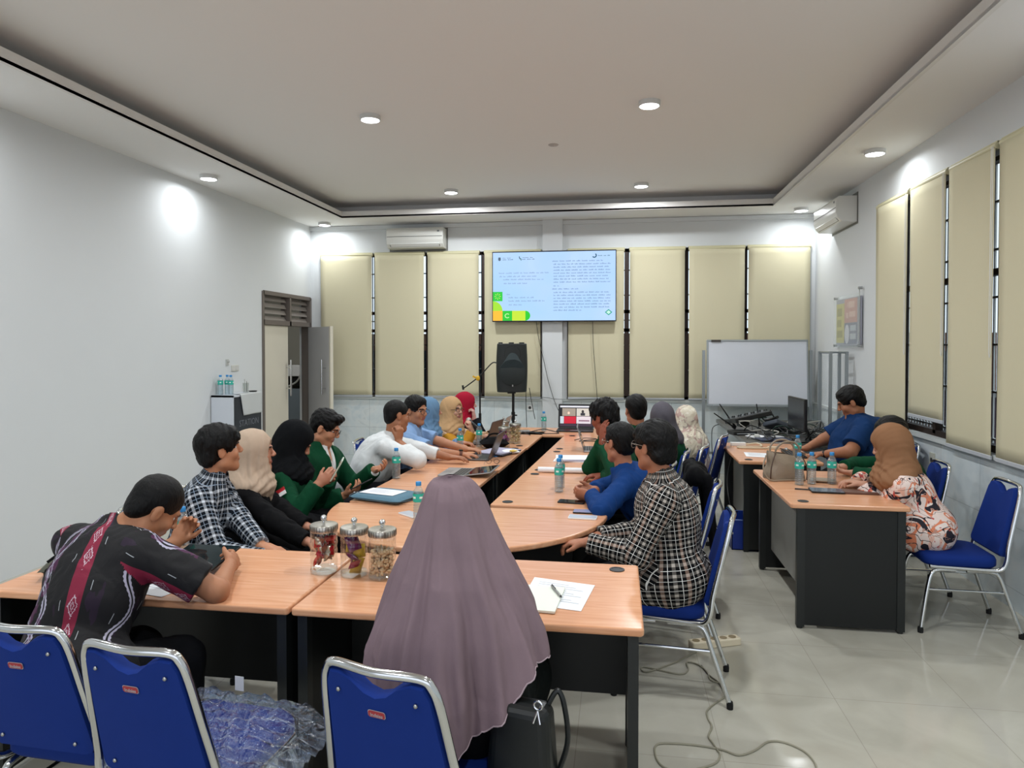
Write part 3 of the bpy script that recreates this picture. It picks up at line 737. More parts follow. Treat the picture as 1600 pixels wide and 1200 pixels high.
def person(label,head,yaw_b,hy,hp=0,hr=0,lean=.12,side=0,P=None,S=None,vox=.006,sk='#b98564',hair=None,hijab=None,top=None,bottom='#16171b',sex='m',
           hands=None,sleeve='long',w=1.0,fat=1.0,collar=None,blazer=None,seed=1,glasses=None,brows=True,hs=1.0,neck_up=.195,skirt=False,shoe='#1a1a1a',watch=None,patch=None,mask=None,chairlab=None,chair_off=0,topfold=.0045,chair_yaw=None,sh_up=0,knee=.42,tunic=0,cuff=None,vneck=.062):
    H=np.array(cam_at(*head)) if len(head)==3 and head[2]>0 and head[0]>3 else np.array(head)
    Rb=eul(yaw_b); rt,fw,up=Rb[:,0],Rb[:,1],Rb[:,2]
    Rh=eul(hy,hp,hr)
    if S is None:
        S=H-np.array([0,0,neck_up])-fw*.045*(1+lean)-rt*side*.3+np.array([0,0,0])
    else: S=np.array(S,float)
    if P is None: P=S-fw*lean-rt*side; P[2]=.57
    else: P=np.array(P,float)
    org=np.array([P[0],P[1],0.])
    root=thing('person',label,'person',tuple(org))
    sp=nrm(S-P); Rt_=np.stack([rt,np.cross(sp,rt),sp],1); tf=Rt_[:,1]   # torso frame following the lean
    swd=(.178 if sex=='m' else .152)*w; wf=w*fat
    sh={s:S+rt*s*swd-sp*.035+np.array([0,0,sh_up]) for s in (1,-1)}
    L1,L2=(.285,.245) if sex=='m' else (.26,.225)
    arm={}
    for s in (1,-1):
        h=(hands or {}).get(s) or {}
        tgt=np.array(h.get('at',S+fw*.3+rt*s*.12-np.array([0,0,.28])))
        e,wr=ik(sh[s],tgt,L1,L2,h.get('hint',rt*s*1.0-np.array([0,0,.35])-fw*.3))
        arm[s]=(e,wr,h)
    hip={s:P+rt*s*.085*wf for s in (1,-1)}; kn={s:P+fw*knee+rt*s*.11-np.array([0,0,.07]) for s in (1,-1)}; an={s:np.array([kn[s][0],kn[s][1],0])-fw*.0+np.array([0,0,.09]) for s in (1,-1)}
    hd=lambda x,y,z: H+Rh@(np.array([x,y,z])*hs)
    nb=S+sp*.045+tf*.01
    mid=P+(S-P)*.5; chest=P+(S-P)*.76
    # ---- body (one continuous surface)
    B=SDF(vox)
    B.ell(P+sp*.02,(.165*wf,.125*wf,.13),Rt_,k=.05); B.ell(mid,(.14*wf,.11*wf*(fat**.5),.17),Rt_,k=.06); B.ell(chest,(.155*w,.108*wf,.15),Rt_,k=.06)
    if sex=='f': 
        for s in (1,-1): B.ell(chest+rt*s*.065+tf*.075-sp*.02,(.06,.055,.06),Rt_,k=.03)
    B.cap(sh[1]-rt*.05,sh[-1]+rt*.05,.062*w,k=.05)
    B.cap(nb-sp*.02,hd(0,-.022,-.055),.056*w,.05*w**.5,k=.03)
    for s in (1,-1):
        e,wr,h=arm[s]
        B.cap(sh[s],e,.05*w,.04*w,k=.04); B.cap(e,wr,.04*w,.026*w**.5,k=.02)
        d=nrm(h.get('dir',wr-e)); nn=h.get('palm',-np.array([0,0,1.])); hand(B,wr+d*.01,d,nn,h.get('thumb',-s) if 'thumbside' not in h else h['thumbside'],h.get('curl',.35),.93 if sex=='f' else 1.02,h.get('spread',.3))
        B.cap(hip[s],kn[s],.088*wf,.06,k=.05); B.cap(kn[s],an[s],.056,.038,k=.03); B.cap(an[s]-np.array([0,0,.04]),an[s]+fw*.15-np.array([0,0,.06]),.036,.026,k=.02)
    he=lambda c,r,k=.015,op='+': B.ell(hd(*c),np.array(r)*hs,Rh,k=k,op=op)
    hc=lambda a,b,ra,rb,k=.01,op='+': B.cap(hd(*a),hd(*b),ra*hs,rb*hs,k=k,op=op)
    ck=1+.35*(fat-1)
    he((0,-.012,.035),(.077*ck,.094,.086)); he((0,.02,-.033),(.062*ck,.070,.078),.02); hc((-.045*ck,.0,-.07),(0,.062,-.098),.024,.022,.025); hc((.045*ck,.0,-.07),(0,.062,-.098),.024,.022,.025)
    for s in (1,-1):
        he((s*.04*ck,.058,-.028),(.024,.022,.024),.02); hc((s*.012,.089,.024),(s*.045,.072,.025),.0095,.008,.012)
        he((s*.031,.1,.004),(.016,.018,.009),.012,'-')
        he((s*.077*ck,-.008,-.008),(.0085,.018,.031),.006); he((s*.086*ck,.0,-.004),(.005,.009,.018),.004,'-')
        he((s*.0115,.1,-.026),(.0085,.009,.0075),.006)
    hc((0,.088,.014),(0,.108,-.02),.0075,.0105,.012); hc((-.019,.083,-.056),(.019,.083,-.056),.0085,.0085,.008); hc((-.02,.0985,-.0565),(.02,.0985,-.0565),.0016,.0016,.003,'-'); he((0,.085,-.066),(.016,.01,.006),.008)
    bv,bq=B.mesh()
    C=(bv[bq].mean(1)-H)@Rh/hs
    mi=np.zeros(len(bq),int)
    mi[(np.abs(C[:,0])<.022)&(C[:,2]<-.047)&(C[:,2]>-.068)&(C[:,1]>.083)]=1
    if brows: mi[(np.abs(C[:,0])>.014)&(np.abs(C[:,0])<.050)&(C[:,2]>.0195-.06*np.maximum(np.abs(C[:,0])-.034,0))&(C[:,2]<.0285-.06*np.maximum(np.abs(C[:,0])-.034,0))&(C[:,1]>.055)]=2
    link('body',np_mesh('body',bv,bq,[skin(sk),M_lip,M_brow],org,mi),root)
    for s in (1,-1):
        m=MB(); Rm=Matrix([list(r) for r in Rh]); c=hd(s*.031,.0655,.003)-org
        m.ell(c,(.0135*hs,.0135*hs,.0105*hs),14,10,R=Rm); me=m.mesh('eye',[M_eye,M_iris],True)
        cd=Vector(c)+Rm@Vector((0,.0135,0))
        for p in me.polygons:
            if (p.center-cd).length<.0092*hs: p.material_index=1
        link('eye',me,root)
    # ---- clothes
    def cover(S_,inf,upto,cut,torso_end=0.0):
        S_.ell(P-sp*.01,(.185*wf+inf,.145*wf+inf,.135+inf),Rt_,k=.05); tunic and [S_.cap(hip[q_]-sp*.01,hip[q_]+(kn[q_]-hip[q_])*tunic-np.array([0,0,.005]),.108*wf+inf,.10*wf+inf,k=.07) for q_ in (1,-1)]; S_.ell(mid,(.148*wf+inf,.118*wf*(fat**.5)+inf,.18),Rt_,k=.07); S_.ell(chest,(.16*w+inf,.115*wf+inf,.15),Rt_,k=.06)
        if sex=='f':
            for s in (1,-1): S_.ell(chest+rt*s*.065+tf*.078-sp*.02,(.062+inf,.057+inf,.062+inf),Rt_,k=.05)
        S_.cap(sh[1]-rt*.045,sh[-1]+rt*.045,.064*w+inf,k=.06)
        S_.cap(nb-sp*.09,nb+sp*.012,.085*w+inf,.058+inf,k=.04)
        for s in (1,-1):
            e,wr,h=arm[s]
            if upto=='short': S_.cap(sh[s],sh[s]+(e-sh[s])*.78,.056*w+inf,.056*w+inf*1.3,k=.03,cut='end')
            elif upto=='none': pass
            else:
                t={'long':.97,'mid':.6}[upto]
                S_.cap(sh[s],e,.054*w+inf,.047*w+inf,k=.03); S_.cap(e,e+(wr-e)*t,.047*w+inf,(.036*w+inf),k=.02,cut='end')
        S_.cap(nb-sp*.01,nb+sp*.16,.056,.06,k=.006,op='-')
    bones=[(P-sp*.1,S+sp*.1,.15*w,tf*-1,0.0)]
    for i,s in enumerate((1,-1)): bones+=[(sh[s]-(arm[s][0]-sh[s])*.05,arm[s][0],.055*w,rt*s,.013*i),(arm[s][0],arm[s][1],.045*w,rt*s,.02)]
    tm,kind=top if isinstance(top,tuple) else (top,'shirt')
    inf=.012 if not blazer else .006
    T=SDF(max(vox,.006)); cover(T,inf,sleeve if not blazer else 'long',True)
    if collar:
        cr=collar if isinstance(collar,float) else .064
        T.cap(nb-sp*.0,nb+sp*.042+tf*.004,cr+.008,cr,k=.006,cut='end'); T.cap(nb-sp*.03,nb+sp*.1,cr-.006,cr-.008,k=.003,op='-')
        T.cap(nb+tf*.075+sp*.03,nb+tf*.11-sp*.12,.03,.004,k=.01,op='-')
    fd=folds(topfold,24,seed)
    tv,tq=T.mesh(disp=fd); link('shirt' if kind=='shirt' else kind,np_mesh('shirt',tv,tq,[tm],org,None,bone_uv(tv,tq,bones)),root)
    if blazer:
        Z=SDF(max(vox,.006)); cover(Z,.02,'long',True); Z.cap(nb+tf*.05+sp*.1,chest+tf*.19-sp*.08,vneck,.016,k=.008,op='-')
        zv,zq=Z.mesh(disp=folds(.005,20,seed+9)); link('blazer',np_mesh('blazer',zv,zq,[blazer],org,None,bone_uv(zv,zq,bones)),root)
    if cuff:
        cs_,cm_=cuff; U=SDF(.006); e,wr,h=arm[cs_]; U.cap(sh[cs_]+(e-sh[cs_])*.35,e,.084,.078,k=.02,cut='end'); U.cap(e,e+(wr-e)*.96,.078,.05,k=.02,cut='end')
        uv_,uq_=U.mesh(disp=folds(.006,40,seed)); link('sleeve',np_mesh('sleeve',uv_,uq_,[cm_],org),root)
    # trousers / skirt
    K=SDF(.010); i2=.012 if not skirt else .018
    K.ell(P-sp*.0,(.17*wf+i2,.13*wf+i2,.115+i2*.5),Rt_,k=.05)
    for s in (1,-1):
        K.cap(hip[s],kn[s],.094*wf+i2,.072+i2,k=.05 if not skirt else .07); K.cap(kn[s],an[s]+np.array([0,0,.02]),.07+i2,.062+i2,k=.03 if not skirt else .08,cut='end')
    kv,kq=K.mesh(disp=folds(.004,16,seed+3)); bm_=bottom if not isinstance(bottom,str) else fabric('trouser_'+bottom[1:],bottom)
    link('skirt' if skirt else 'trousers',np_mesh('trousers',kv,kq,[bm_],org),root)
    for s in (1,-1):
        m=SDF(.009); a_=an[s]-np.array([0,0,.045]); m.cap(a_-fw*.03,a_+fw*.17,.045,.038,k=.02); m.cap(a_-fw*.02,a_+np.array([0,0,.05]),.046,.044,k=.02)
        v_,q_=m.mesh(clip=lambda p: .004-p[:,2]); link('shoe',np_mesh('shoe',v_,q_,[mat('shoe_'+shoe[1:],shoe,rough=.5)],org),root)
    # ---- hair
    if hair:
        Hs=SDF(max(.0045,vox*.8)); st=hair
        a=lambda c,r,k=.02,op='+': Hs.ell(hd(*c),np.array(r)*hs,Rh,k=k,op=op)
        vol={'crop':-.004,'short':.002,'mop':.010,'curly':.010,'quiff':.004,'long':.008}[st]
        a((0,-.014,.04),(.084*ck+vol,.101+vol,.092+vol)); a((0,-.055,-.015),(.068+vol,.05+vol,.06))
        if st=='crop': a((0,.12,-.03),(.09,.088,.092),.01,'-')
        elif st in('short','quiff'): a((0,.120,-.035),(.082,.086,.106),.01,'-')
        else: a((0,.118,-.042),(.082,.085,.100),.01,'-')
        for s in (1,-1): a((s*.09*ck,.02,-.03),(.03,.034,.04),.012,'-'); a((s*.082*ck,-.01,-.015),(.02,.022,.034),.008,'-')
        if st in('mop','curly'): a((0,.06,.085),(.064,.034,.03))
        if st in('short','quiff'): a((0,.046,.085),(.06,.032,.026)); 
        if st=='mop': a((0,.085,.055),(.064,.018,.026),.02); a((.03,-.07,-.04),(.05,.035,.04)); a((-.03,-.07,-.04),(.05,.035,.04))
        if st=='quiff': a((.01,.074,.098),(.055,.032,.028))
        rr=np.random.default_rng(seed); am={'crop':.0008,'short':.003,'mop':.0035,'curly':.006,'quiff':.0035,'long':.003}[st]; fr={'curly':120}.get(st,90)
        f1=folds(am,fr,seed+5,(1,1,.6))
        v_,q_=Hs.mesh(disp=f1); link('hair',np_mesh('hair',v_,q_,[M_hair],org),root)
    if hijab:
        hm,opt=hijab; J=SDF(vox)
        a=lambda c,r,k=.03,op='+': J.ell(hd(*c),np.array(r)*hs,Rh,k=k,op=op)
        a((0,-.016,.034),(.094,.116,.104)); a((0,.0,-.06),(.082,.082,.066),.04); a((0,-.03,-.05),(.085,.08,.08),.04)
        J.cap(hd(0,-.03,-.02),nb-sp*.02,.088,.125,k=.06)
        J.ell(S+sp*.015+tf*.015,(.19*w,.14,.085),Rt_,k=.07)
        dr=opt.get('drape',.12)
        J.cap(S+tf*.07,S+tf*.115-sp*dr,.075,.05,k=.05,flat=(tf,.6)); 
        if opt.get('cape'): 
            J.ell(S-sp*.07,(.215*w,.16,.16),Rt_,k=.06)
            for s in (1,-1): J.cap(sh[s],sh[s]+(arm[s][0]-sh[s])*.6,.075*w,.075*w,k=.05)
        if opt.get('tail'): 
            ta,tb=opt['tail']; J.cap(nb+tf*.1,S+rt*ta[0]+tf*ta[1]+sp*ta[2],.04,.035,k=.03,flat=(tf,.5)); J.cap(S+rt*ta[0]+tf*ta[1]+sp*ta[2],S+rt*tb[0]+tf*tb[1]+sp*tb[2],.035,.04,k=.02,flat=(tf,.4))
        a((0,.135,-.012),(.058,.088,.082) if not opt.get('shut') else (.045,.07,.06),.008,'-')
        wrap=opt.get('wraps',3)
        fa=opt.get('fold',.006); nbv=nb; fq=opt.get('fr',26)
        base=folds(fa,fq,seed+4,(1,1,.55))
        def fj(p,base=base,H=H,nb=nb):
            t=(p-nb)@nrm(H-nb); ring=np.exp(-((t+.0)/.07)**2); rel=p-nb
            front=np.clip(rel@tf*8,-1,1)
            q=t-.45*(rel@tf)+.25*np.abs(rel@rt)+.012*np.sin(rel@rt*30+p[:,2]*9); return base(p)*(.35+.65*np.clip(1-(t-.05)*6,0,1))+opt.get('ring',.0035)*ring*np.sin(q*120)*np.clip(.5+front,0,1)
        v_,q_=J.mesh(disp=fj); link('headscarf',np_mesh('headscarf',v_,q_,[hm],org),root)
    if glasses:
        g=MB(); Rm=Matrix([list(r) for r in Rh]); gp=lambda x,y,z: Vector(tuple(hd(x,y,z)-org))
        for s in (1,-1):
            pts=[gp(s*.034+.023*math.cos(t)*1.0,.108-.006*abs(math.cos(t)) if False else .106-.25*max(0,abs(s*.034+.023*math.cos(t))-.03),.002+.019*math.sin(t)) for t in np.linspace(0,2*PI,18)[:-1]]
            g.tube(pts,.0016,6,closed=True)
            g.tube([gp(s*.057,.1,.008),gp(s*.078*ck,.06,.01),gp(s*.083*ck,0,.008)],.0018,6)
        g.tube([gp(-.011,.106,.004),gp(0,.112,.007),gp(.011,.106,.004)],.0016,6)
        g.build('glasses',glasses,root,smooth=True)
    if watch:
        s,wm,sq=watch; e,wr,h=arm[s]; d=nrm(wr-e); m=MB(); c=wr-d*.012-org; Rm=np.stack([nrm(np.cross(d,[0,0,1.])),nrm(np.cross(np.cross(d,[0,0,1.]),d)),d],1)
        R_=Matrix([list(r) for r in Rm]); m.lathe([(.031,-.011),(.034,-.008),(.034,.008),(.031,.011)],20,c=Vector(c),R=R_); wo=m.build('watch',wm,root,smooth=True)
        f=MB().box(Vector(c)+R_@Vector((0,.035,0)),(.03,.008,.034),rot=R_); f.build('watch_face',mat('watch_glass','#0c0e12',rough=.1),wo,bevel=.003)
    if patch:
        for (bn,t,ang,ww,hh,kind_) in patch:
            a_,b_=(sh[bn],arm[bn][0]); ax=nrm(b_-a_); o_=nrm(ang-ax*(ang@ax)); c=a_+(b_-a_)*t+o_*(.056*w+.034); la=np.cross(ax,o_)
            R_=Matrix([[la[i],-ax[i],o_[i]] for i in range(3)])
            m=MB(); m.box(Vector(c-org)+R_@Vector((0,hh/4,0)),(ww,hh/2,.004),rot=R_); pr=m.build('flag_patch',mat('flag_red','#b8222c',rough=.7),root)
            MB().box(Vector(c-org)+R_@Vector((0,-hh/4,0)),(ww,hh/2,.004),rot=R_).build('flag_white',mat('flag_white_cloth','#e2e2e0',rough=.8),pr)
    if chairlab:
        q=P-fw*.0; cy=yaw_b if chair_yaw is None else chair_yaw; fc=eul(cy)[:,1]
        chair(chairlab,float(P[0]-fc[0]*chair_off),float(P[1]-fc[1]*chair_off),cy)
    PEOPLE.append((label,root)); 
    return dict(root=root,H=H,S=S,P=P,arm=arm,rt=rt,fw=fw,Rh=Rh,org=org,hd=hd,sp=sp,tf=tf,chest=chest,nb=nb,sh=sh)
def cam_z(px,py,z):
    d=cam_at(px,py,1.0)-np.array([0,0,CH]); return np.array([0,0,CH])+d*(z-CH)/d[2]
A=lambda *a: np.array(a,float)
# ---------------- cloth patterns
def plaid(name,base,c1,c2,pitch,thin,w1=.34,rough=.85,tint=None,lone=.4):
    g=G(name,colr=base,rough=rough,spec=.15); u,v,_=g.sep(g.uv())[:3]
    fu=g.math('FRACT',g.math('DIVIDE',u,pitch)); fv=g.math('FRACT',g.math('DIVIDE',v,pitch))
    bu=out_mask(g,fu,.05,.05+w1); bv=out_mask(g,fv,.05,.05+w1)
    fu2=g.math('FRACT',g.math('DIVIDE',u,pitch*2)); 
    c=g.mix(g.math('ADD',g.math('MULTIPLY',g.math('ADD',bu,bv),lone),g.math('MULTIPLY',g.math('MULTIPLY',bu,bv),1-2*lone)),base,c1)
    if tint: c=g.mix(g.math('MULTIPLY',g.math('MULTIPLY',bu,.35),g.math('GREATER_THAN',fu2,.5)),c,tint)
    tu=g.math('MAXIMUM',out_mask(g,fu,.68,.68+thin),out_mask(g,fv,.68,.68+thin))
    c=g.mix(tu,c,c2)
    g.color(c); n=g.noise(g.mapping(g.obj(),(1,1,.6)),16,3,dist=.8); g.bump(n,.35,.02); return g.m
M_plaid1=plaid('navy_white_check','#0a1018','#c0c6ce','#8391a3',.046,.05,w1=.27)
M_plaid2=plaid('black_cream_check','#060709','#b0a89f','#d9d8d4',.044,.05,w1=.30,lone=.22,tint='#96705c')
def mk_batik():
    g=G('woven_batik',colr='#121014',rough=.8); u,v,_=g.sep(g.uv())[:3]; uv=g.uv()
    n=g.noise(g.mapping(uv,(14,5,1)),1,3); c=g.mix(g.math('GREATER_THAN',n,.60),'#0a090c','#1f1024')
    def band(cx,w): return g.math('LESS_THAN',g.math('ABSOLUTE',g.math('SUBTRACT',u,cx)),w)
    # crimson band with pale diamond lace
    def crimson(c,cx,w):
        b=band(cx,w); c=g.mix(b,c,'#7c1834')
        du=g.math('ABSOLUTE',g.math('SUBTRACT',u,cx)); dv=g.math('ABSOLUTE',g.math('SUBTRACT',g.math('FRACT',g.math('DIVIDE',v,.085)),.5))
        s=g.math('ADD',g.math('DIVIDE',du,.022),g.math('MULTIPLY',dv,1.9)); 
        z=g.noise(g.mapping(uv,(1,1,1)),160,2); s=g.math('ADD',s,g.math('MULTIPLY',g.math('SUBTRACT',z,.5),.7))
        m=g.math('MAXIMUM',out_mask(g,s,.62,.8),out_mask(g,s,.2,.34)); gate=g.math('GREATER_THAN',g.math('FRACT',g.math('DIVIDE',v,.34)),.22)
        return g.mix(g.math('MULTIPLY',g.math('MULTIPLY',m,gate),b),c,'#b9a3ad')
    for cx in (.085,-.30): c=crimson(c,cx,.026)
    # pale chain meander
    wv=g.math('MULTIPLY',g.math('SINE',g.math('MULTIPLY',v,26.0)),.032)
    for cx,sg in ((-.075,1),(-.115,-1),(.25,1)):
        d=g.math('ABSOLUTE',g.math('SUBTRACT',g.math('SUBTRACT',u,cx),g.math('MULTIPLY',wv,sg)))
        tooth=g.math('MULTIPLY',g.math('ABSOLUTE',g.math('SUBTRACT',g.math('FRACT',g.math('DIVIDE',v,.014)),.5)),.006)
        m=g.math('MULTIPLY',g.math('LESS_THAN',d,g.math('ADD',tooth,.0105)),g.math('GREATER_THAN',d,.0035)); c=g.mix(m,c,'#aaa6b8')
    pur=g.math('MULTIPLY',band(-.095,.05),g.math('GREATER_THAN',g.noise(uv,22,2),.52)); c=g.mix(g.math('MULTIPLY',pur,.55),c,'#571a4c')
    # short white dashes
    dm=g.math('MULTIPLY',g.math('LESS_THAN',g.math('ABSOLUTE',g.math('SUBTRACT',g.math('FRACT',g.math('DIVIDE',u,.095)),.37)),.012),g.math('LESS_THAN',g.math('FRACT',g.math('DIVIDE',g.math('ADD',v,g.math('MULTIPLY',u,1.0)),.16)),.2))
    c=g.mix(g.math('MULTIPLY',dm,.8),c,'#b5b9bd')
    g.color(c); g.bump(g.noise(g.mapping(g.obj(),(1,1,.6)),14,3,dist=.8),.4,.02); return g.m
M_batik=mk_batik()
def mk_floral():
    g=G('abstract_floral',colr='#e3cdc3',rough=.75); v=g.obj()
    n=g.noise(v,6.0,1,dist=1.4); n2=g.noise(g.mapping(v,loc=(3,1,2)),7.5,1,dist=1.6); n3=g.noise(g.mapping(v,loc=(7,5,2)),11,1,dist=1.8)
    c=g.ramp(n,[(.0,'#e3b5a4'),(.40,'#e6d3cb'),(.55,'#de8460'),(.61,'#ecdcd5')],'CONSTANT')
    c=g.mix(g.math('GREATER_THAN',n2,.585),c,'#1f1b26'); c=g.mix(out_mask(g,n2,.455,.475),c,'#2a2228'); c=g.mix(g.math('GREATER_THAN',n3,.70),c,'#b8504a'); c=g.mix(out_mask(g,n3,.38,.41),c,'#b88a7a')
    g.color(c); g.bump(g.noise(g.mapping(v,(1,1,.6)),14,3,dist=.8),.4,.02); return g.m
M_floral=mk_floral()
def mk_cream():
    g=G('cream_rose_cloth',colr='#d3cbb9',rough=.85); v=g.obj()
    n=g.noise(v,11,2,dist=1.2); n2=g.noise(g.mapping(v,loc=(4,2,1)),17,2,dist=1)
    c=g.mix(g.math('GREATER_THAN',n,.56),'#cfc7b4','#b79d94'); c=g.mix(g.math('GREATER_THAN',n2,.62),c,'#9c8f86'); c=g.mix(g.math('LESS_THAN',n2,.36),c,'#ddd8cb')
    g.color(c); g.bump(g.noise(v,12,3,dist=1),.5,.02); return g.m
M_creamc=mk_cream()
def mk_lace():
    g=G('tan_lace_cloth',colr='#b89470',rough=.85); v=g.obj(); n=g.noise(v,26,2,dist=1.8)
    g.color(g.mix(out_mask(g,n,.46,.56),'#b48d66','#d9bda2')); g.bump(g.noise(v,14,3,dist=1),.4,.02); return g.m
M_lace=mk_lace()
Fb=fabric
M_green=Fb('green_blazer_cloth','#0a3f27'); M_wshirt=Fb('white_shirt_cloth','#d3d6d6',bump=.3); M_lblue=Fb('light_blue_shirt_cloth','#7f9dc4')
M_navy=Fb('navy_polo_cloth','#12305a'); M_blue2=Fb('blue_sweater_cloth','#13376e'); M_black=Fb('black_cloth','#0c0c0e')
M_mauve=Fb('mauve_scarf_cloth','#7d6a70',bump=.2); M_tan=Fb('tan_scarf_cloth','#b7946c'); M_beige=Fb('beige_scarf_cloth','#b5a08c'); M_bscarf=Fb('black_scarf_cloth','#090b0e')
M_slate=Fb('slate_blue_scarf_cloth','#62829f'); M_red=Fb('red_scarf_cloth','#9c1730'); M_grey=Fb('grey_scarf_cloth','#56535a'); M_brownS=Fb('brown_scarf_cloth','#8a6448'); M_dblack=Fb('dark_top_cloth','#141318'); M_must=Fb('mustard_cloth','#b8842c')
M_gl=mat('glasses_dark','#1d1b1c',rough=.3); M_gls=mat('glasses_metal','#8f8a85',rough=.25,metal=.8); M_wb=mat('watch_black','#141414'); M_wbr=mat('watch_brown','#5a3326')
def rt_(y): return eul(y)[:,0]
# ---- P1 batik man, hunched over the front desk
p=person('man in black, purple and crimson batik shirt bent over the front desk holding a tablet',(241,794,2.42),-14,-36,-38,6,S=A(-1.875,2.345,.962),P=A(-1.83,2.08,.57),vox=.005,sk='#a97858',hair='crop',top=M_batik,sleeve='short',w=1.06,fat=1.05,collar=.062,tunic=.1,
  hands={1:dict(at=A(-1.545,2.59,.80),hint=A(.6,-.3,-.3),dir=A(-.25,1,.1),palm=A(-.9,-.1,-.35),curl=.75,thumb=1),-1:dict(at=A(-1.90,2.76,.83),hint=A(-.8,-.2,-.5),dir=A(.2,.45,.55),palm=A(.5,-.6,.1),curl=.7,thumb=1)},chairlab=None,seed=11,knee=.36)
P1=p
# ---- P2 teenager navy/white check
person('teenager in navy and white checked shirt with thick black hair, looking towards the far wall',(343,702,3.36),-72,-46,5,0,lean=.10,vox=.005,sk='#bb8766',hair='mop',top=M_plaid1,tunic=.3,collar=.06,
  hands={-1:dict(at=A(-1.72,3.22,.66),hint=A(-.4,.4,-1),dir=A(1,0,-.2),palm=A(0,0,-1)),1:dict(at=A(-1.66,3.08,.68),hint=A(-.2,-.5,-1),dir=A(1,.2,-.3),palm=A(0,0,-1))},chairlab='blue chair under the teenager in the blue checked shirt',seed=12)
# ---- P3 beige headscarf
person('woman in beige headscarf and black jacket with a round pin, hands low near the table',(398,706,3.78),-68,-66,2,0,lean=.05,sex='f',vox=.005,sk='#b5836a',hijab=(M_beige,dict(tail=((-.02,.15,-.12),(.07,.19,-.3)),drape=.10,fold=.007)),top=M_black,bottom='#111113',skirt=True,
  hands={-1:dict(at=A(-1.66,3.74,.60),hint=A(-.2,.3,-1),dir=A(1,-.1,-.1),palm=A(0,0,-1)),1:dict(at=A(-1.62,3.52,.62),hint=A(-.2,-.2,-1),dir=A(1,-.1,-.1),palm=A(0,0,-1))},chairlab='blue chair under the woman in the beige headscarf and black jacket',seed=13)
# ---- P4 black headscarf, green blazer, phone
P4=person('woman in black headscarf and green blazer looking down at the phone she holds up',(461,690,4.2),-72,-72,-33,0,lean=.10,sex='f',vox=.005,sk='#b5836a',hijab=(M_bscarf,dict(drape=.24,fold=.006,cape=False)),top=M_green,bottom='#111113',skirt=True,w=1.08,
  hands={1:dict(at=cam_at(497,757,3.98),hint=A(-.3,-.5,-1),dir=A(.75,.2,.65),palm=A(.3,.8,.5),curl=.6,thumb=1),-1:dict(at=cam_at(512,750,4.25),hint=A(-.2,.4,-1),dir=A(.6,-.3,.6),palm=A(.2,-.8,.5),curl=.7)},
  patch=[(1,.48,A(.2,-1,.1),.075,.05,'flag')],chairlab='blue chair under the woman in the black headscarf and green blazer',seed=14)
# ---- P5 young man green blazer, glasses
P5=person('young man with glasses in green blazer over white shirt, reading a phone',(508,668,4.6),-96,-84,-24,0,lean=.07,vox=.005,sk='#bd8a6b',hair='quiff',top=M_wshirt,blazer=M_green,collar=.06,glasses=M_gl,
  hands={1:dict(at=cam_at(536,775,4.42),hint=A(-.4,-.4,-1),dir=A(.9,.1,.45),palm=A(0,.4,.9),curl=.45,thumb=1),-1:dict(at=A(-1.72,4.78,.80),hint=A(-.3,.4,-1),dir=A(.9,-.4,.3),palm=A(0,-.5,.8),curl=.5)},
  patch=[(1,.35,A(.3,-1,.1),.07,.055,'flag')],chairlab='blue chair under the young man in the green blazer, its back showing behind him',chair_yaw=-70,seed=15,vneck=.075)
# ---- P6 white shirt man chin on fist
person('man in white shirt with short dark hair resting his cheek on his fist',(620,650,5.28),-74,-52,-8,-8,lean=.26,vox=.0055,sk='#9f6e50',hair='crop',top=M_wshirt,collar=.066,w=1.08,fat=1.15,
  hands={1:dict(at=cam_at(622,690,5.12),hint=A(.8,-.3,-.35),dir=A(.15,.1,1),palm=A(-.8,.6,.3),curl=.85,thumb=1),-1:dict(at=A(-1.25,5.40,.785),hint=A(-.2,.6,-.2),dir=A(1,-.1,.0),palm=A(0,0,-1),curl=.25)},sleeve='mid',chairlab='blue chair under the man in the white shirt',chair_off=.15,seed=16)
# ---- P7 light blue shirt, glasses
person('man in light blue short sleeved shirt and glasses typing on a laptop',(650,641,5.8),-84,-112,-6,0,lean=.16,vox=.0055,sk='#b07f60',hair='short',top=M_lblue,sleeve='short',collar=.062,glasses=M_gl,w=1.05,
  hands={1:dict(at=A(-1.27,5.62,.79),hint=A(-.2,-.9,-.2),dir=A(1,.1,-.05),palm=A(0,0,-1),curl=.35),-1:dict(at=A(-1.25,5.86,.79),hint=A(-.2,.8,-.2),dir=A(1,-.1,-.05),palm=A(0,0,-1),curl=.35)},watch=(1,M_wbr,False),chairlab='blue chair under the man in the light blue shirt',seed=17)
# ---- P8 slate blue headscarf
person('woman in slate blue headscarf and blue top facing the far screen beside the bespectacled man',(671,643,6.25),-80,-66,2,0,lean=.10,sex='f',vox=.006,sk='#b88970',hijab=(M_slate,dict(drape=.2,fold=.009)),top=M_lblue,bottom='#1b2230',skirt=True,
  hands={1:dict(at=A(-1.46,6.12,.79),palm=A(0,0,-1),dir=A(1,.4,0)),-1:dict(at=A(-1.44,6.3,.79),palm=A(0,0,-1),dir=A(1,0,0))},chairlab='blue chair under the woman in the slate blue headscarf',seed=18)
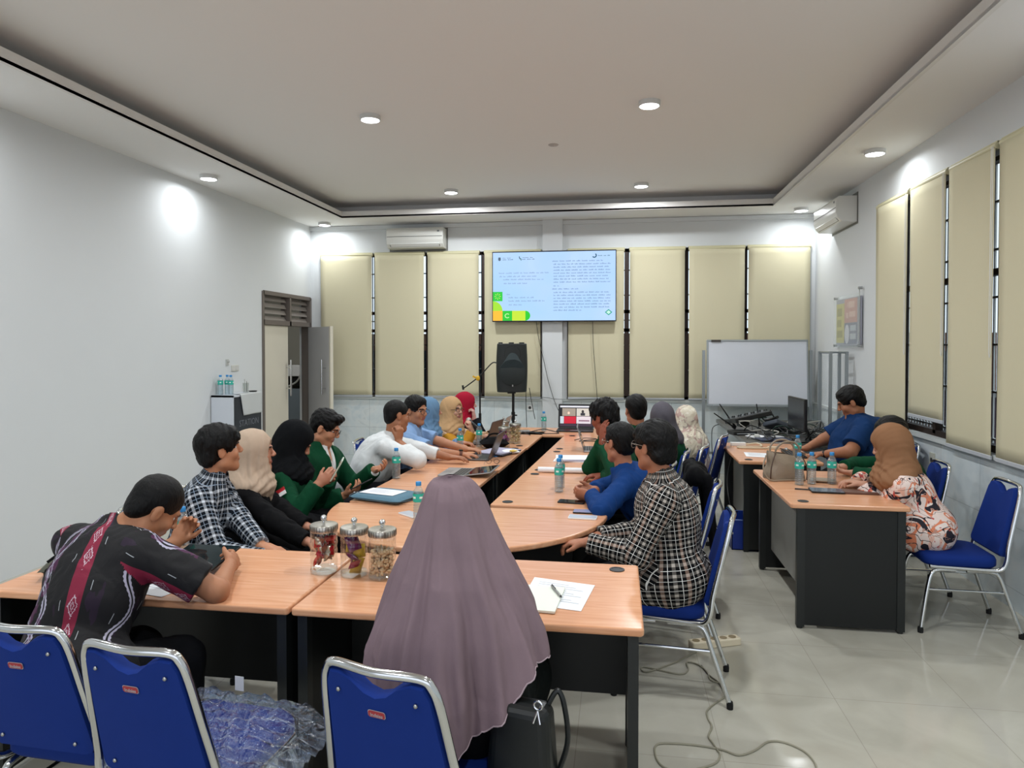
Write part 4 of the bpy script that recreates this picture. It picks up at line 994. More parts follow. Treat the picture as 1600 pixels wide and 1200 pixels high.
# ---- P9 tan headscarf speaking
P9=person('woman in tan headscarf and glasses speaking into a microphone, mustard sleeve raised',(707,641,6.6),-95,-118,3,0,lean=.08,sex='f',vox=.005,sk='#c39a82',hijab=(M_tan,dict(drape=.16,fold=.005)),top=M_lace,cuff=(1,M_must),bottom='#3a2a1c',skirt=True,glasses=M_gl,w=1.05,
  hands={1:dict(at=cam_at(737,674,6.42),hint=A(.3,-.3,-1),dir=A(-.2,-.1,1),palm=A(-.9,.2,-.1),curl=.95,thumb=1),-1:dict(at=A(-1.28,6.75,.79),palm=A(0,0,-1),dir=A(1,.1,0))},chairlab='blue chair under the woman speaking into the microphone',seed=19)
# ---- P10 red headscarf
person('woman in red headscarf and dark top with a hand raised to her mouth',(728,632,7.15),-78,-62,0,0,lean=.08,sex='f',vox=.006,sk='#c49a90',hijab=(M_red,dict(drape=.2,fold=.006)),top=M_dblack,bottom='#17171b',skirt=True,
  hands={1:dict(at=cam_at(741,655,7.05),hint=A(.3,-.3,-1),dir=A(-.1,.0,1),palm=A(-1,.1,.0),curl=.8),-1:dict(at=A(-1.42,7.25,.70),hint=A(0,.3,-1))},chairlab='blue chair under the woman in the red headscarf',seed=20)
# ---- right row
person('man in black, white and tan plaid shirt and glasses, back to the window aisle',(1022,698,3.56),84,47,0,3,lean=.05,vox=.005,sk='#a87459',hair='mop',top=M_plaid2,tunic=.3,collar=.064,glasses=M_gls,w=1.08,fat=1.1,
  hands={1:dict(at=A(-.10,3.62,.70),hint=A(.3,.4,-1),dir=A(-1,-.1,-.1),palm=A(0,0,-1)),-1:dict(at=A(-.14,3.40,.73),hint=A(.3,-.4,-1),dir=A(-1,.2,-.1),palm=A(0,0,-1),curl=.5)},chairlab='blue chair under the man in the brown and white plaid shirt',chair_off=-.02,seed=21,knee=.4)
person('man in plain blue long sleeved shirt and glasses with hands clasped on the table',(968,692,4.36),78,42,-2,4,lean=.22,vox=.005,sk='#a8745a',hair='short',top=M_blue2,glasses=M_gls,w=1.04,fat=1.1,
  hands={1:dict(at=A(-.14,4.32,.795),hint=A(.3,1,-.1),dir=A(-.9,-.35,.0),palm=A(.2,-.9,.3),curl=.75,thumb=1),-1:dict(at=A(-.15,4.17,.795),hint=A(.4,-1,-.1),dir=A(-.85,.3,.05),palm=A(.2,.9,.3),curl=.7,thumb=1)},chairlab='blue chair under the man with clasped hands in the blue shirt',chair_off=.02,seed=22)
person('man with curly black hair in green top covering his face with one hand',(944,652,5.02),82,52,-14,0,lean=.14,vox=.005,sk='#8d4f3a',hair='curly',top=M_green,
  hands={1:dict(at=cam_at(941,693,4.88),hint=A(-.6,-.5,-.5),dir=A(.05,.1,1),palm=A(.7,.5,.0),curl=.2,spread=.1),-1:dict(at=A(-.08,4.82,.795),hint=A(.3,-.9,-.1),dir=A(-1,0,0),palm=A(0,0,-1))} ,chairlab='blue chair under the man covering his face with his hand',seed=23)
person('dark haired man in green seen from behind next to the grey headscarf',(993,641,5.62),80,18,0,0,lean=.06,vox=.006,sk='#a8745a',hair='short',top=M_green,w=.95,chairlab='blue chair under the dark haired man between the other sitters',seed=24)
person('woman in grey headscarf and green blazer facing the far wall',(1034,653,5.95),74,22,0,0,lean=.02,sex='f',vox=.006,sk='#b5836a',hijab=(M_grey,dict(drape=.1,fold=.010)),top=M_green,bottom='#111113',skirt=True,w=1.1,chairlab='blue chair under the woman in the grey headscarf',seed=25)
person('woman wrapped in a cream flower patterned headscarf and shawl beyond the grey headscarf',(1071,655,6.7),70,25,0,0,lean=.02,sex='f',vox=.007,sk='#b5836a',hijab=(M_creamc,dict(drape=.3,fold=.010,cape=True)),top=M_creamc,bottom='#8f8778',skirt=True,w=1.1,chairlab='blue chair under the woman in cream flower patterned cloth',seed=26)
# ---- window side
person('large man in navy polo shirt looking down at the keyboard',(1330,628,6.3),84,74,-26,0,lean=.14,neck_up=.165,vox=.0055,sk='#a06f52',hair='short',top=M_navy,sleeve='short',collar=.072,w=1.30,fat=1.6,hs=1.08,
  hands={-1:dict(at=A(1.70,6.10,.79),hint=A(.2,-1,-.15),dir=A(-1,.2,-.05),palm=A(0,0,-1),curl=.35),1:dict(at=A(1.64,6.42,.79),hint=A(.3,1,-.2),dir=A(-1,-.1,-.05),palm=A(0,0,-1),curl=.3)},watch=(-1,M_wb,False),chairlab='blue chair under the large man in the navy polo shirt',seed=27)
person('dark haired person in green sleeves holding a phone, mostly behind the brown headscarf',(1391,680,5.28),82,62,-12,0,lean=.12,sex='f',vox=.006,sk='#b88c74',hair='long',top=M_green,
  hands={-1:dict(at=A(1.60,5.06,.815),hint=A(.2,-1,-.1),dir=A(-1,.15,.1),palm=A(0,.3,1),curl=.6),1:dict(at=A(1.60,5.28,.82),hint=A(.2,1,-.1),dir=A(-1,-.2,.1),palm=A(0,-.3,1),curl=.6)},watch=(-1,M_wbr,True),seed=28)
person('woman in brown headscarf and orange and black floral blouse leaning on the window side desk',(1391,695,4.72),74,56,-22,0,lean=.15,sex='f',vox=.005,sk='#b88c74',hijab=(M_brownS,dict(drape=.2,fold=.007,fr=30)),top=M_floral,bottom='#101114',skirt=True,w=1.08,fat=1.0,tunic=.2,
  hands={-1:dict(at=A(1.58,4.78,.79),hint=A(.6,-.9,-.2),dir=A(-.7,.7,.1),palm=A(0,0,-1)),1:dict(at=A(1.58,4.9,.79),hint=A(.3,1,-.1),dir=A(-.9,-.3,0),palm=A(0,0,-1))},seed=29)
chair('blue chair on which the woman in the floral blouse sits forward',2.03,4.585,88)
chair('blue chair behind the floral blouse woman with its notched back showing beside her',1.95,5.27,85)
# ---- P20 foreground
P20=person('woman in long mauve headscarf seen from behind at the front desk',(708,808,2.19),2,-4,-10,0,S=A(-.51,2.17,1.0),P=A(-.44,2.10,.57),sex='f',vox=.006,sk='#b88c74',top=M_black,bottom='#0f1413',skirt=True,w=.86,fat=.92,
  hands={-1:dict(at=A(-.74,2.58,.80),hint=A(-.25,.1,-1),dir=A(.2,1,.2),palm=A(.9,0,-.2)),1:dict(at=A(-.44,2.55,.79),hint=A(.0,.1,-1),dir=A(-.3,1,0),palm=A(0,0,-1))},seed=30,knee=.38)

# long draped scarf of the woman in front: swept sections with falling folds and a scalloped hem
sec=[(741,699,711,2.18,.012,.012),(741.6,693,719,2.18,.03,.03),(743,686,727,2.18,.045,.05),(747,678,735,2.18,.06,.07),(755,671,744,2.18,.075,.09),(770,665,755,2.175,.085,.11),(800,655,768,2.17,.09,.13),(850,637,788,2.15,.10,.15),(890,621,806,2.13,.12,.17),(930,604,828,2.12,.14,.185),(965,588,841,2.11,.16,.20),(1000,578,848,2.10,.17,.21),(1050,580,850,2.08,.16,.22),(1140,592,846,2.06,.14,.22),(1200,600,840,2.05,.12,.22)]
tab=[]
for (py,xl,xr,Y,bf,bb) in sec:
    a_=cam_at(xl,py,Y); b_=cam_at(xr,py,Y); tab.append((a_[2],(a_[0]+b_[0])/2,(b_[0]-a_[0])/2,Y,bf,bb))
tab=np.array(tab)[::-1]
def scarf(u,v):
    th=2*PI*u    # 0 = +x, pi/2 = front (+y), 3pi/2 = back
    c_,s_=math.cos(th),math.sin(th)
    hem=.70+.05*c_*abs(c_)
    if s_<0: hem=.70-.19*max(0,math.cos((th-1.5*PI)*1.15+.35))+.05*c_
    hem-=.007*abs(math.sin(th*26))
    z0=tab[-1][0]; z=z0-(z0-hem)*(1-math.cos(min(v*1.15,1)*PI/2) if False else v**.8)
    cx,a,Y,bf,bb=[np.interp(z,tab[:,0],tab[:,k]) for k in range(1,6)]
    dn=min(1,max(0,(z0-z-.14)/.45)); am=(.005+.042*dn)*min(1,(z0-z)/.04)
    f=.75*math.sin(4*th+1.2+1.5*math.sin(3*z))+.55*math.sin(7*th+2.2*math.sin(1.3*th+6*z)+.6)+.35*math.sin(15*th+2.5*math.sin(2*th+4*z)+1)+.18*math.sin(31*th+7*z)
    f2=math.exp(-((th-1.5*PI-.12-.25*dn)/.10)**2)*(-1.0)+math.exp(-((th-1.5*PI-.42-.3*dn)/.2)**2)*.9
    r=1; d=am*(f*.7+f2)
    b=bb if s_<0 else bf
    fr=max(0,s_)**3*(.05 if z>1.08 else 0)
    return Vector((cx+c_*(a+d*.8)-P20['org'][0],Y+s_*(b+d-fr)-P20['org'][1],z+.006*f*dn))
mb=MB().grid(scarf,220,120,closed_u=True); mb.f.append(tuple(range(219,-1,-1))); mb.m.append(0); mb.build('headscarf',M_mauve,P20['root'],smooth=True,ang=3.1)
pts=[scarf(i/220,1.0) for i in range(220)]
MB().tube(pts,.0022,5,closed=True).build('scalloped_trim',mat('mauve_lace_trim','#a8959b',rough=.8),P20['root'],smooth=True)
# ================================================================ THINGS ON THE TABLES AND AROUND THE ROOM
M_bglass=clear_mat('bottle_plastic',.07,.06,'#f2f8fa',None,.06); M_water=clear_mat('bottle_water',.03,.05,'#eef4f6',None,.05)
M_cap=mat('blue_cap','#2f86c4',rough=.4); M_lab=mat('turquoise_label','#2fae9c',rough=.5); M_labw=mat('label_text','#d8eee8')
def mk_jarglass():
    return clear_mat('jar_glass',.05,.04,'#f6f7f5')
M_jar=mk_jarglass()
bprot={}
def LID(a): return Matrix(((1,0,0),(0,-math.cos(a),-math.sin(a)),(0,math.sin(a),-math.cos(a))))
def bottle(label,x,y,z=TZ,h=.212,full=True,group='small water bottles'):
    if full not in bprot:
        t=thing('water_bottle',label,'bottle',(x,y,z),0,group)
        pr=[(.024,0),(.0285,.004)]
        zz=.012
        while zz<.105: pr+=[(.029,zz),(.0272,zz+.006),(.029,zz+.012)]; zz+=.0135
        pr+=[(.029,.122),(.029,.155),(.026,.168),(.018,.182),(.0125,.19),(.0125,.2)]
        MB().lathe(pr,24).build('bottle_body',M_bglass,t,smooth=True)
        if full: MB().lathe([(.0225,.003),(.0268,.008),(.0262,.12),(.0265,.15),(.022,.165)],20).build('water',M_water,t,smooth=True)
        MB().lathe([(.0294,.112),(.0296,.114),(.0296,.154),(.0294,.156)],28,cap=False).build('bottle_label',M_lab,t,smooth=True)
        m=MB()
        for k in range(5):
            a=k*1.25; m.box((.0301*math.cos(a),.0301*math.sin(a),.136),(.0006,.018,.011),rot=(0,0,a))
        m.build('label_band',M_labw,t)
        MB().lathe([(.0145,.196),(.015,.2),(.015,.2145),(.013,.217)],22).build('cap',M_cap,t,smooth=True)
        bprot[full]=t
    else: t=dup(bprot[full],(x,y,z),random.random()*3,label)
    return t
for lab,x,y,z in (('water bottle on the front desk between the batik shirt man and the checked shirt',-1.93,2.86,TZ),
  ('water bottle beside the white shirted man on the door side row',-1.545,4.74,TZ),('water bottle standing on the half round table just left of the mauve headscarf',-1.045,3.58,TZ),
  ('water bottle by the blue sweater man on the window side row, nearer of two',-.37,4.46,TZ),('water bottle just behind another one by the blue sweater man',-.372,4.60,TZ),
  ('water bottle in front of the tan headscarf woman',-1.36,5.95,TZ),('water bottle behind the laptops beside the black bag on the table',-1.27,6.35,TZ),('water bottle alone on the far transverse desk near the loudspeaker',-.80,7.62,TZ),
  ('water bottle leading the pair in front of the beige handbag',1.215,4.93,TZ),('water bottle second of the pair in front of the beige handbag',1.305,4.97,TZ),('water bottle nearest the floral blouse on the window side desk',1.44,4.99,TZ),('water bottle on the rear window side desk behind the handbag',1.44,5.90,TZ)):
    bottle(lab,x,y,z)
# ---------------- jars
M_lid=mat('brushed_lid','#b3aea4',rough=.28,metal=.85)
def jar_base(label,x,y,s=1.0,rz=0):
    t=thing('glass_jar',label,'jar',(x,y,TZ),rz,'glass snack jars')
    n=48; m=MB(); h=.165
    def fn(u,v):
        th=2*PI*u; z=.004+v*h; q=.0015*math.sin(12*th+v*14)*math.sin(12*th-v*14); r=.052+q
        return Vector((r*math.cos(th)*s,r*math.sin(th)*s,z*s))
    m.grid(fn,96,40,closed_u=True); m.build('jar_body',M_jar,t,smooth=True,ang=3)
    MB().lathe([(.001*s,.001),(.048*s,.001),(.0525*s,.006*s),(.0525*s,.014*s),(.048*s,.018*s),(.001,.016*s)],32,cap=False).build('jar_base',M_jar,t,smooth=True)
    l=MB(); l.lathe([(.0535*s,h*s),(.0545*s,(h+.003)*s),(.0545*s,(h+.024)*s),(.052*s,(h+.027)*s),(.001,(h+.031)*s)],40); 
    lo=l.build('lid',M_lid,t,smooth=True)
    g=MB()
    for k in range(30):
        a=2*PI*k/30; g.box((.0547*s*math.cos(a),.0547*s*math.sin(a),(h+.0135)*s),(.0012,.0014,.02*s),rot=(0,0,a))
    g.build('lid_ribbing',mat('lid_dark','#4c4943',rough=.4,metal=.7),lo)
    MB().lathe([(.004*s,(h+.03)*s),(.005*s,(h+.036)*s),(.0035*s,(h+.04)*s)],14).ell((0,0,(h+.051)*s),(.0125*s,.0125*s,.0125*s),16,10).build('knob',M_chrome,lo,smooth=True)
    return t
def in_jar(rr,s,top):
    a=rr.random()*2*PI; r=math.sqrt(rr.random())*.036*s; return (r*math.cos(a),r*math.sin(a),.024*s+rr.random()*(top-.024)*s)
rr=np.random.default_rng(1)
def packet(m,c,w,h,th,R,):
    vs=[]
    def f(u,v): 
        x=(u-.5)*w; y=(v-.5)*h; e=(1-(2*u-1)**4)*(1-(2*v-1)**4); return Vector(c)+R@Vector((x,y,th*e*.5))
    def f2(u,v):
        x=(.5-u)*w; y=(v-.5)*h; e=(1-(2*u-1)**4)*(1-(2*v-1)**4); return Vector(c)+R@Vector((x,y,-th*e*.5))
    m.grid(f,8,8); m.grid(f2,8,8)
cols={'red':mat('wrapper_red','#b3121e',rough=.25),'brown':mat('wrapper_brown','#6b2c18',rough=.25),'foil':mat('wrapper_foil','#c9bfae',rough=.2,metal=.7),'purple':mat('wrapper_purple','#5d1247',rough=.25),'yellow':mat('wrapper_yellow','#c6a52c',rough=.3),'crimson':mat('wrapper_crimson','#8d1636',rough=.25)}
def loose(name,label,cat,jarxy,s,items,group):
    for k,(c,w,h,th,colr) in enumerate(items):
        m=MB(); R=Euler((rr.random()*6,rr.random()*6,rr.random()*6)).to_matrix(); packet(m,(0,0,0),w,h,th,R)
        o=m.build(name,colr,smooth=True,loc=(jarxy[0]+c[0],jarxy[1]+c[1],TZ+c[2])); tag(o,label,cat,group)
J1=(-1.205,2.735); J2=(-1.065,2.715); J3=(-.94,2.70)
jar_base('glass jar of red and brown wrapped candies, first in the row on the front desks',*J1,s=1.04)
jar_base('glass jar of purple snack packets, middle of the row on the front desks',*J2,s=1.04)
jar_base('glass jar of pistachios, closest to the mauve headscarf',*J3,s=1.04)
it=[(in_jar(rr,1,.15),.034,.04,.016,[cols['red'],cols['brown'],cols['foil'],cols['red'],cols['foil']][k%5]) for k in range(34)]
loose('wrapped_candy','shiny wrapped candy inside the first jar on the front desks','candy',J1,1,it,'wrapped candies in the jar')
it=[((0.012*math.cos(k*2.2),.012*math.sin(k*2.2),.04+k*.019),.066,.055,.02,cols['purple'] if k%3 else cols['yellow']) for k in range(6)]+[((.01,-.02,.05),.05,.04,.018,cols['crimson']),((-.02,-.01,.11),.045,.035,.014,cols['yellow'])]
loose('snack_packet','purple and yellow snack packet inside the middle jar','snack packet',J2,1,it,'snack packets in the jar')
M_nut=mat('pistachio_shell','#c3a884',rough=.6,var=(60,.12))
nut=MB().ell((0,0,0),(.0065,.0062,.0095),10,7).mesh('pistachio',M_nut,True)
def nuts(j,n,top,nm,label,grp,zs=1.0,me=nut):
    for k in range(n):
        a=rr.random()*2*PI; r=(.043*rr.random()**.35); z=.022+(top-.022)*rr.random()
        o=link(nm,me,loc=(j[0]+r*math.cos(a),j[1]+r*math.sin(a),TZ+z)); o.rotation_euler=(rr.random()*6,rr.random()*6,rr.random()*6); tag(o,label,'nut',grp)
nuts(J3,290,.118,'pistachio_nut','pistachio nut inside the jar closest to the mauve headscarf','pistachios in the jar')
# far jars
K1=(-1.03,6.32);K2=(-.97,6.62);K3=(-1.12,6.86)
jar_base('glass jar of purple wrapped sweets on the far part of the door side row',*K1,s=1.0); jar_base('glass jar of pale cashews behind the purple jar',*K2,s=1.0); jar_base('glass jar of pale crackers, furthest of the three on the door side row',*K3,s=1.0)
it=[(in_jar(rr,1,.155),.034,.036,.016,[cols['purple'],mat('wrapper_magenta','#92307f',rough=.25),cols['purple']][k%3]) for k in range(46)]
loose('wrapped_candy','purple wrapped sweet inside the first far jar','candy',K1,1,it,'purple sweets in the jar')
M_cash=mat('cashew','#cdb98c',rough=.6,var=(60,.1)); cash=MB().tube(spline([(-.009,0,0),(-.005,.005,0),(.003,.006,0),(.009,.0,0)],3),.0045,7).mesh('cashew',M_cash,True)
nuts(K2,130,.16,'cashew_nut','pale cashew nut inside the far jar','cashews in the jar',me=cash)
nuts(K3,110,.15,'cracker_bit','pale cracker piece inside the furthest jar','crackers in the jar',me=MB().box((0,0,0),(.018,.014,.006)).mesh('cracker',mat('cracker','#cfc3a0',rough=.7)))
# ---------------- phones, tablets, papers
M_scr=mat('dark_screen','#0c0f12',rough=.06); M_scr2=mat('screen_reflecting','#9fb0bd',rough=.1)
def phone(name,label,cat,loc,rz,w,h,bodyc,scr,rot=None,case=None):
    t=thing(name,label,cat,loc,rz,rot=rot)
    MB().prism(rrect(w,h,.009,4),0,.0085).build('body',bodyc,t,bevel=.002); MB().prism(rrect(w-.006,h-.006,.007,4),.0086,.0092).build('screen',scr,t)
    return t
phone('mobile_phone','white phone with pale screen lying beside the jars on the half round table','phone',(-1.13,3.72,TZ),math.radians(50),.075,.15,M_white,mat('pale_screen','#b9bfc8',rough=.2))
phone('mobile_phone','black phone with green tinted screen in front of the clasped hands','phone',(-.27,4.17,TZ),math.radians(82),.078,.16,M_blkp,M_scr)
phone('mobile_phone','white cased phone near the curved table edge','phone',(-.185,3.80,TZ),math.radians(86),.078,.155,M_white,mat('pale_screen','#b9bfc8',rough=.2))
phone('mobile_phone','dark phone with bright half screen, above the white cased phone','phone',(-.165,3.93,TZ),math.radians(88),.078,.16,M_blkp,mat('lavender_screen','#8f97b8',rough=.1))
phone('mobile_phone','dark phone lying by the green sleeve on the window side row','phone',(-.13,4.98,TZ),math.radians(88),.078,.16,mat('brown_case','#3a2620'),M_scr)
# held phones
def held(label,P_,s,off,rot,w=.075,h=.155,name='mobile_phone',cat='phone',bodyc=M_blkp,scr=M_scr):
    e,wr,hh=P_['arm'][s]; d=nrm(hh['dir']); c=wr+d*.10+np.array(off); return phone(name,label,cat,tuple(c),0,w,h,bodyc,scr,rot=rot)
held('phone with pale case held up by the black headscarf woman',P4,1,(.03,.03,.02),(math.radians(60),math.radians(10),math.radians(-75)),bodyc=mat('pale_case','#b7c4b4'))
held('black phone held by the young man with glasses',P5,1,(.03,.02,.03),(math.radians(25),math.radians(-8),math.radians(-70)))
phone('tablet','dark tablet computer held by the man in the batik shirt','tablet',(-1.745,2.71,.79),math.radians(-10),.27,.19,M_blkp,mat('tablet_screen','#142327',rough=.05),rot=(math.radians(14),math.radians(-3),math.radians(-8)))
def sheet(name,label,cat,pts,z=TZ+.001,m=M_paper,th=.0012,lines=True):
    t=thing(name,label,cat,(pts[0][0],pts[0][1],z)); P_=[Vector((p[0]-pts[0][0],p[1]-pts[0][1],0)) for p in pts]
    MB().add([tuple(p) for p in P_]+[tuple(p+Vector((0,0,th))) for p in P_],[(3,2,1,0),(4,5,6,7),(0,1,5,4),(1,2,6,5),(2,3,7,6),(3,0,4,7)]).build('page',m,t)
    if lines:
        mm=MB(); o=P_[0]; u=P_[1]-o; v=P_[3]-o
        for k in range(9):
            a=.14+k*.075; q0=o+v*a+u*.12; q1=o+v*a+u*(.6+.25*((k*7)%3)/2); w_=v*.014
            mm.add([tuple(p+Vector((0,0,th+.0004))) for p in (q0,q1,q1+w_,q0+w_)],[(0,1,2,3)])
        mm.build('printed_lines',mat('print_grey','#a5acb6'),t)
    return t
sheet('printed_paper','printed sheet with a blue grey table lying under the cream notepad','paper',[(-.33,2.79),(-.085,2.73),(-.125,2.455),(-.35,2.50)])
t=thing('notepad','cream notepad on the printed sheet beside the mauve headscarf','notepad',(-.295,2.545,TZ+.0025),math.radians(-4)); MB().b2(-.09,.09,-.125,.125,0,.009).build('pages',mat('cream_pages','#e4e8dc',rough=.8),t,bevel=.001)
t=thing('ballpoint_pen','silver and black ballpoint pen lying across the notepad','pen',(-.225,2.60,TZ+.0175),math.radians(22)); MB().tube([(0,-.055,0),(0,.06,0)],.0045,10).build('barrel',M_steel,t,smooth=True); MB().tube([(0,-.07,0),(0,-.05,0)],.003,8,rs=[.001,.0045]).build('tip',M_blkp,t); MB().b2(-.0015,.0015,.01,.058,.004,.007).build('clip',M_blkp,t)
sheet('printed_paper','white sheet under the tablet of the batik shirt man','paper',[(-1.80,2.66),(-1.62,2.62),(-1.68,2.36),(-1.86,2.40)])
sheet('printed_paper','white sheet lying on the rear window side desk','paper',[(1.10,6.36),(1.32,6.32),(1.30,6.08),(1.08,6.12)])
# padded sleeve with sheet on top
t=thing('laptop_sleeve','plump blue grey padded laptop sleeve on the door side row','laptop sleeve',(-1.40,4.10,TZ),math.radians(-18))
sl=MB(); n=20
def slv(u,v):
    x=(u-.5)*.36; y=(v-.5)*.27; e=(1-abs(2*u-1)**5)*(1-abs(2*v-1)**5); return Vector((x,y,.022+.02*e**.35))
def slv2(u,v):
    x=(.5-u)*.36; y=(v-.5)*.27; e=(1-abs(2*u-1)**5)*(1-abs(2*v-1)**5); return Vector((x,y,.022-.02*e**.35))
sl.grid(slv,24,20); sl.grid(slv2,24,20); sl.build('padded_body',mat('blue_grey_padding','#4f7385',rough=.75,bump=(25,.3,.01)),t,smooth=True)
MB().tube(spline([(-.178,-.13,.022),(.178,-.13,.022),(.178,.13,.022),(-.178,.13,.022)],6,True),.003,6,closed=True).build('zip',mat('zip_dark','#2d4552'),t)
sheet('printed_paper','sheet printed with small symbols lying on the blue grey padded sleeve','paper',[(-1.52,4.20),(-1.28,4.13),(-1.325,3.99),(-1.56,4.06)],z=TZ+.0435)
t=thing('ballpoint_pen','pale pen standing out beside the sleeve near the green blazer','pen',(-1.60,4.2,TZ+.006),1.2); MB().tube([(0,-.06,0),(0,.06,0)],.0045,8).build('barrel',M_white,t,smooth=True)
# ---------------- laptops
def laptop(label,loc,rz,open_,bodyc,w=.32,d=.22,scr=None,name='laptop'):
    t=thing(name,label,'laptop',loc,rz)
    MB().prism(rrect(w,d,.012,3),0,.014).build('base',bodyc,t,bevel=.003)
    k=MB()
    for i in range(5):
        for j in range(12): k.box((-w*.42+w*.84*(j+.5)/12,.015+.021*(i-1)*1.0+.02,.0148),(w*.84/12*.86,.017,.0012))
    k.build('keyboard',M_blkp,t); MB().prism(rrect(.1,.06,.004,2,0,-d*.3),.0141,.0146).build('touchpad',mat('touchpad','#77797c',rough=.3),t)
    a=math.radians(open_); R=Matrix.Rotation(a,3,'X')   # hinge at back edge
    m=MB(); h=d
    P_=rrect(w,h,.012,3,0,h/2); c=(0,d/2-.004,.015)
    m.prism(P_,-.004,.003,c=c,R=LID(a)); lid=m.build('lid',bodyc,t,bevel=.002)
    m=MB(); m.prism(rrect(w-.012,h-.014,.004,2,0,h/2),.0031,.0036,c=c,R=LID(a)); b=m.build('bezel',M_blkp,lid)
    m=MB(); m.prism(rrect(w-.026,h-.034,.003,2,0,h/2+.002),.0037,.004,c=c,R=LID(a)); s=m.build('screen',scr or M_scr,lid)
    return t,c,a
M_lap=mat('laptop_silver','#9a9a9c',rough=.35,metal=.6); M_lapd=mat('laptop_dark','#54504f',rough=.4,metal=.5)
# laptop base local -Y edge faces its user; lid hinges at +Y, angle measured from lying flat on the keyboard
laptop('silver laptop opened flat towards the viewer in front of the white shirt man',(-1.17,5.0,TZ),math.radians(-92),172,M_lap,w=.32,d=.2)
laptop('dark brushed laptop used by the light blue shirt man, lid back to the aisle',(-1.14,5.72,TZ),math.radians(-92),112,M_lapd)
laptop('grey laptop opened by the tan headscarf woman',(-1.30,6.60,TZ),math.radians(-100),108,M_lapd); laptop('grey laptop just beyond the tan headscarf woman, near the jars',(-1.27,7.02,TZ),math.radians(-92),110,M_lap,w=.3)
laptop('pale grey laptop on the window side row seen from the edge of its open lid',(-.19,6.30,TZ),math.radians(92),106,M_lap,w=.31)
# video call laptop on far desk
M_call=mat('call_background','#15171c',emit='#15171c',es=.4)
t,c,a=laptop('laptop on the far transverse desk showing a four person video call',(-.46,7.70,TZ),0,102,M_blkp,w=.40,d=.27,scr=M_call)
def tile(u0,u1,v0,v1,colr,par,nm,dz=.0042,es=.9,shape=None):
    m=MB(); P_=[(u0,v0),(u1,v0),(u1,v1),(u0,v1)] if shape is None else shape
    m.prism(P_,dz,dz+.0003,c=c,R=LID(a)); return m.build(nm,mat('call_'+colr[1:],colr,emit=colr,es=es),par)
lid=[q for q in children(t) if q.name.startswith('lid')][0]
tile(-.18,.18,.232,.25,'#c9ccd4',lid,'browser_bar'); tile(-.155,-.005,.135,.222,'#8e8478',lid,'call_tile'); tile(.005,.150,.135,.222,'#b9b5ac',lid,'call_tile'); tile(-.135,-.0,.05,.13,'#b3182e',lid,'call_tile'); tile(.005,.165,.05,.13,'#c9bfc6',lid,'call_tile'); tile(-.178,-.137,.05,.13,'#b0bcc4',lid,'call_tile'); tile(-.18,.18,.02,.045,'#3a2a3a',lid,'task_bar')
tile(.05,.1,.14,.17,'#2d2d33',lid,'caller_shoulders',.0046); tile(0,0,0,0,'#2a2526',lid,'caller_head',.0046,shape=[(.075+.014*math.cos(q),.185+.018*math.sin(q)) for q in np.linspace(0,2*PI,14)[:-1]])
tile(0,0,0,0,'#d9b9a8',lid,'caller_face',.0046,shape=[(-.083+.013*math.cos(q),.168+.015*math.sin(q)) for q in np.linspace(0,2*PI,14)[:-1]]); tile(.03,.15,.075,.09,'#7a5a6a',lid,'caller_shoulders',.0046)
# papers and books on the rows
def stack(label,cx,cy,w,d,rz,n,cols_,z=TZ,name='document_stack',cat='documents'):
    t=thing(name,label,cat,(cx,cy,z),rz); zz=0
    for k in range(n):
        m=MB().box((0.01*((k*5)%3-1),.008*((k*7)%3-1),zz+.004),(w,d,.0075),rot=(0,0,.06*((k*3)%4-1.5))); m.build('sheet_bundle',cols_[k%len(cols_)],t,bevel=.001); zz+=.0082
    return t
M_bluefo=mat('blue_folder','#2a5f8e',rough=.4); M_lav=mat('lavender_cover','#a9a6bb',rough=.5); M_dk=mat('dark_cover','#25252c',rough=.5)
stack('blue and lavender folders beside the dark laptop on the door side row',-1.03,5.98,.26,.34,math.radians(-25),3,[M_bluefo,M_dk,M_lav])
t=thing('paper_packet','crumpled white and yellow packet next to the folders','packet',(-.92,5.98,TZ)); m=MB(); packet(m,(0,0,.02),.15,.12,.035,Matrix.Rotation(.4,3,'Z')); m.build('wrapper',M_paper,t,smooth=True); m=MB(); packet(m,(.03,-.03,.03),.07,.05,.02,Matrix.Rotation(.9,3,'Z')); m.build('yellow_flap',cols['yellow'],t,smooth=True)
t=thing('black_bag','small black bag with straps on the table behind the dark laptop','bag',(-1.12,6.30,TZ),.3); m=MB(); packet(m,(0,0,.05),.26,.2,.1,Matrix.Identity(3)); m.build('bag_body',M_black,t,smooth=True); MB().tube(spline([(-.1,-.05,.07),(-.03,-.02,.13),(.06,.0,.12),(.11,.04,.06)],6),.008,8).build('strap',M_black,t,smooth=True)
stack('open papers and dark tablet on the window side row before the green sleeved man',-.30,5.72,.40,.22,math.radians(3),3,[M_paper,M_lav,M_paper])
stack('white stapled papers closest to the green elbow on the window side row',-.14,5.42,.22,.18,math.radians(8),2,[M_paper,M_paper])
stack('white papers beside the pale grey laptop on the window side row',-.10,6.62,.2,.22,.1,2,[M_paper,M_paper])
t=thing('dark_tablet','black tablet half covered by papers on the window side row','tablet',(-.12,5.62,TZ),0); MB().prism(rrect(.2,.14,.01,3),.026,.034).build('body',M_blkp,t)
t=thing('paper_roll','long rolled sheet of white paper lying across the window side row','paper roll',(-.28,5.13,TZ+.021)); MB().lathe([(.020,-.30),(.020,.30)],20,R=Matrix.Rotation(PI/2,3,'Y')).build('outer_roll',M_paper,t,smooth=True); MB().lathe([(.012,-.303),(.012,.303)],14,R=Matrix.Rotation(PI/2,3,'Y')).build('inner_roll',mat('roll_core_shadow','#b9b2b4'),t,smooth=True)
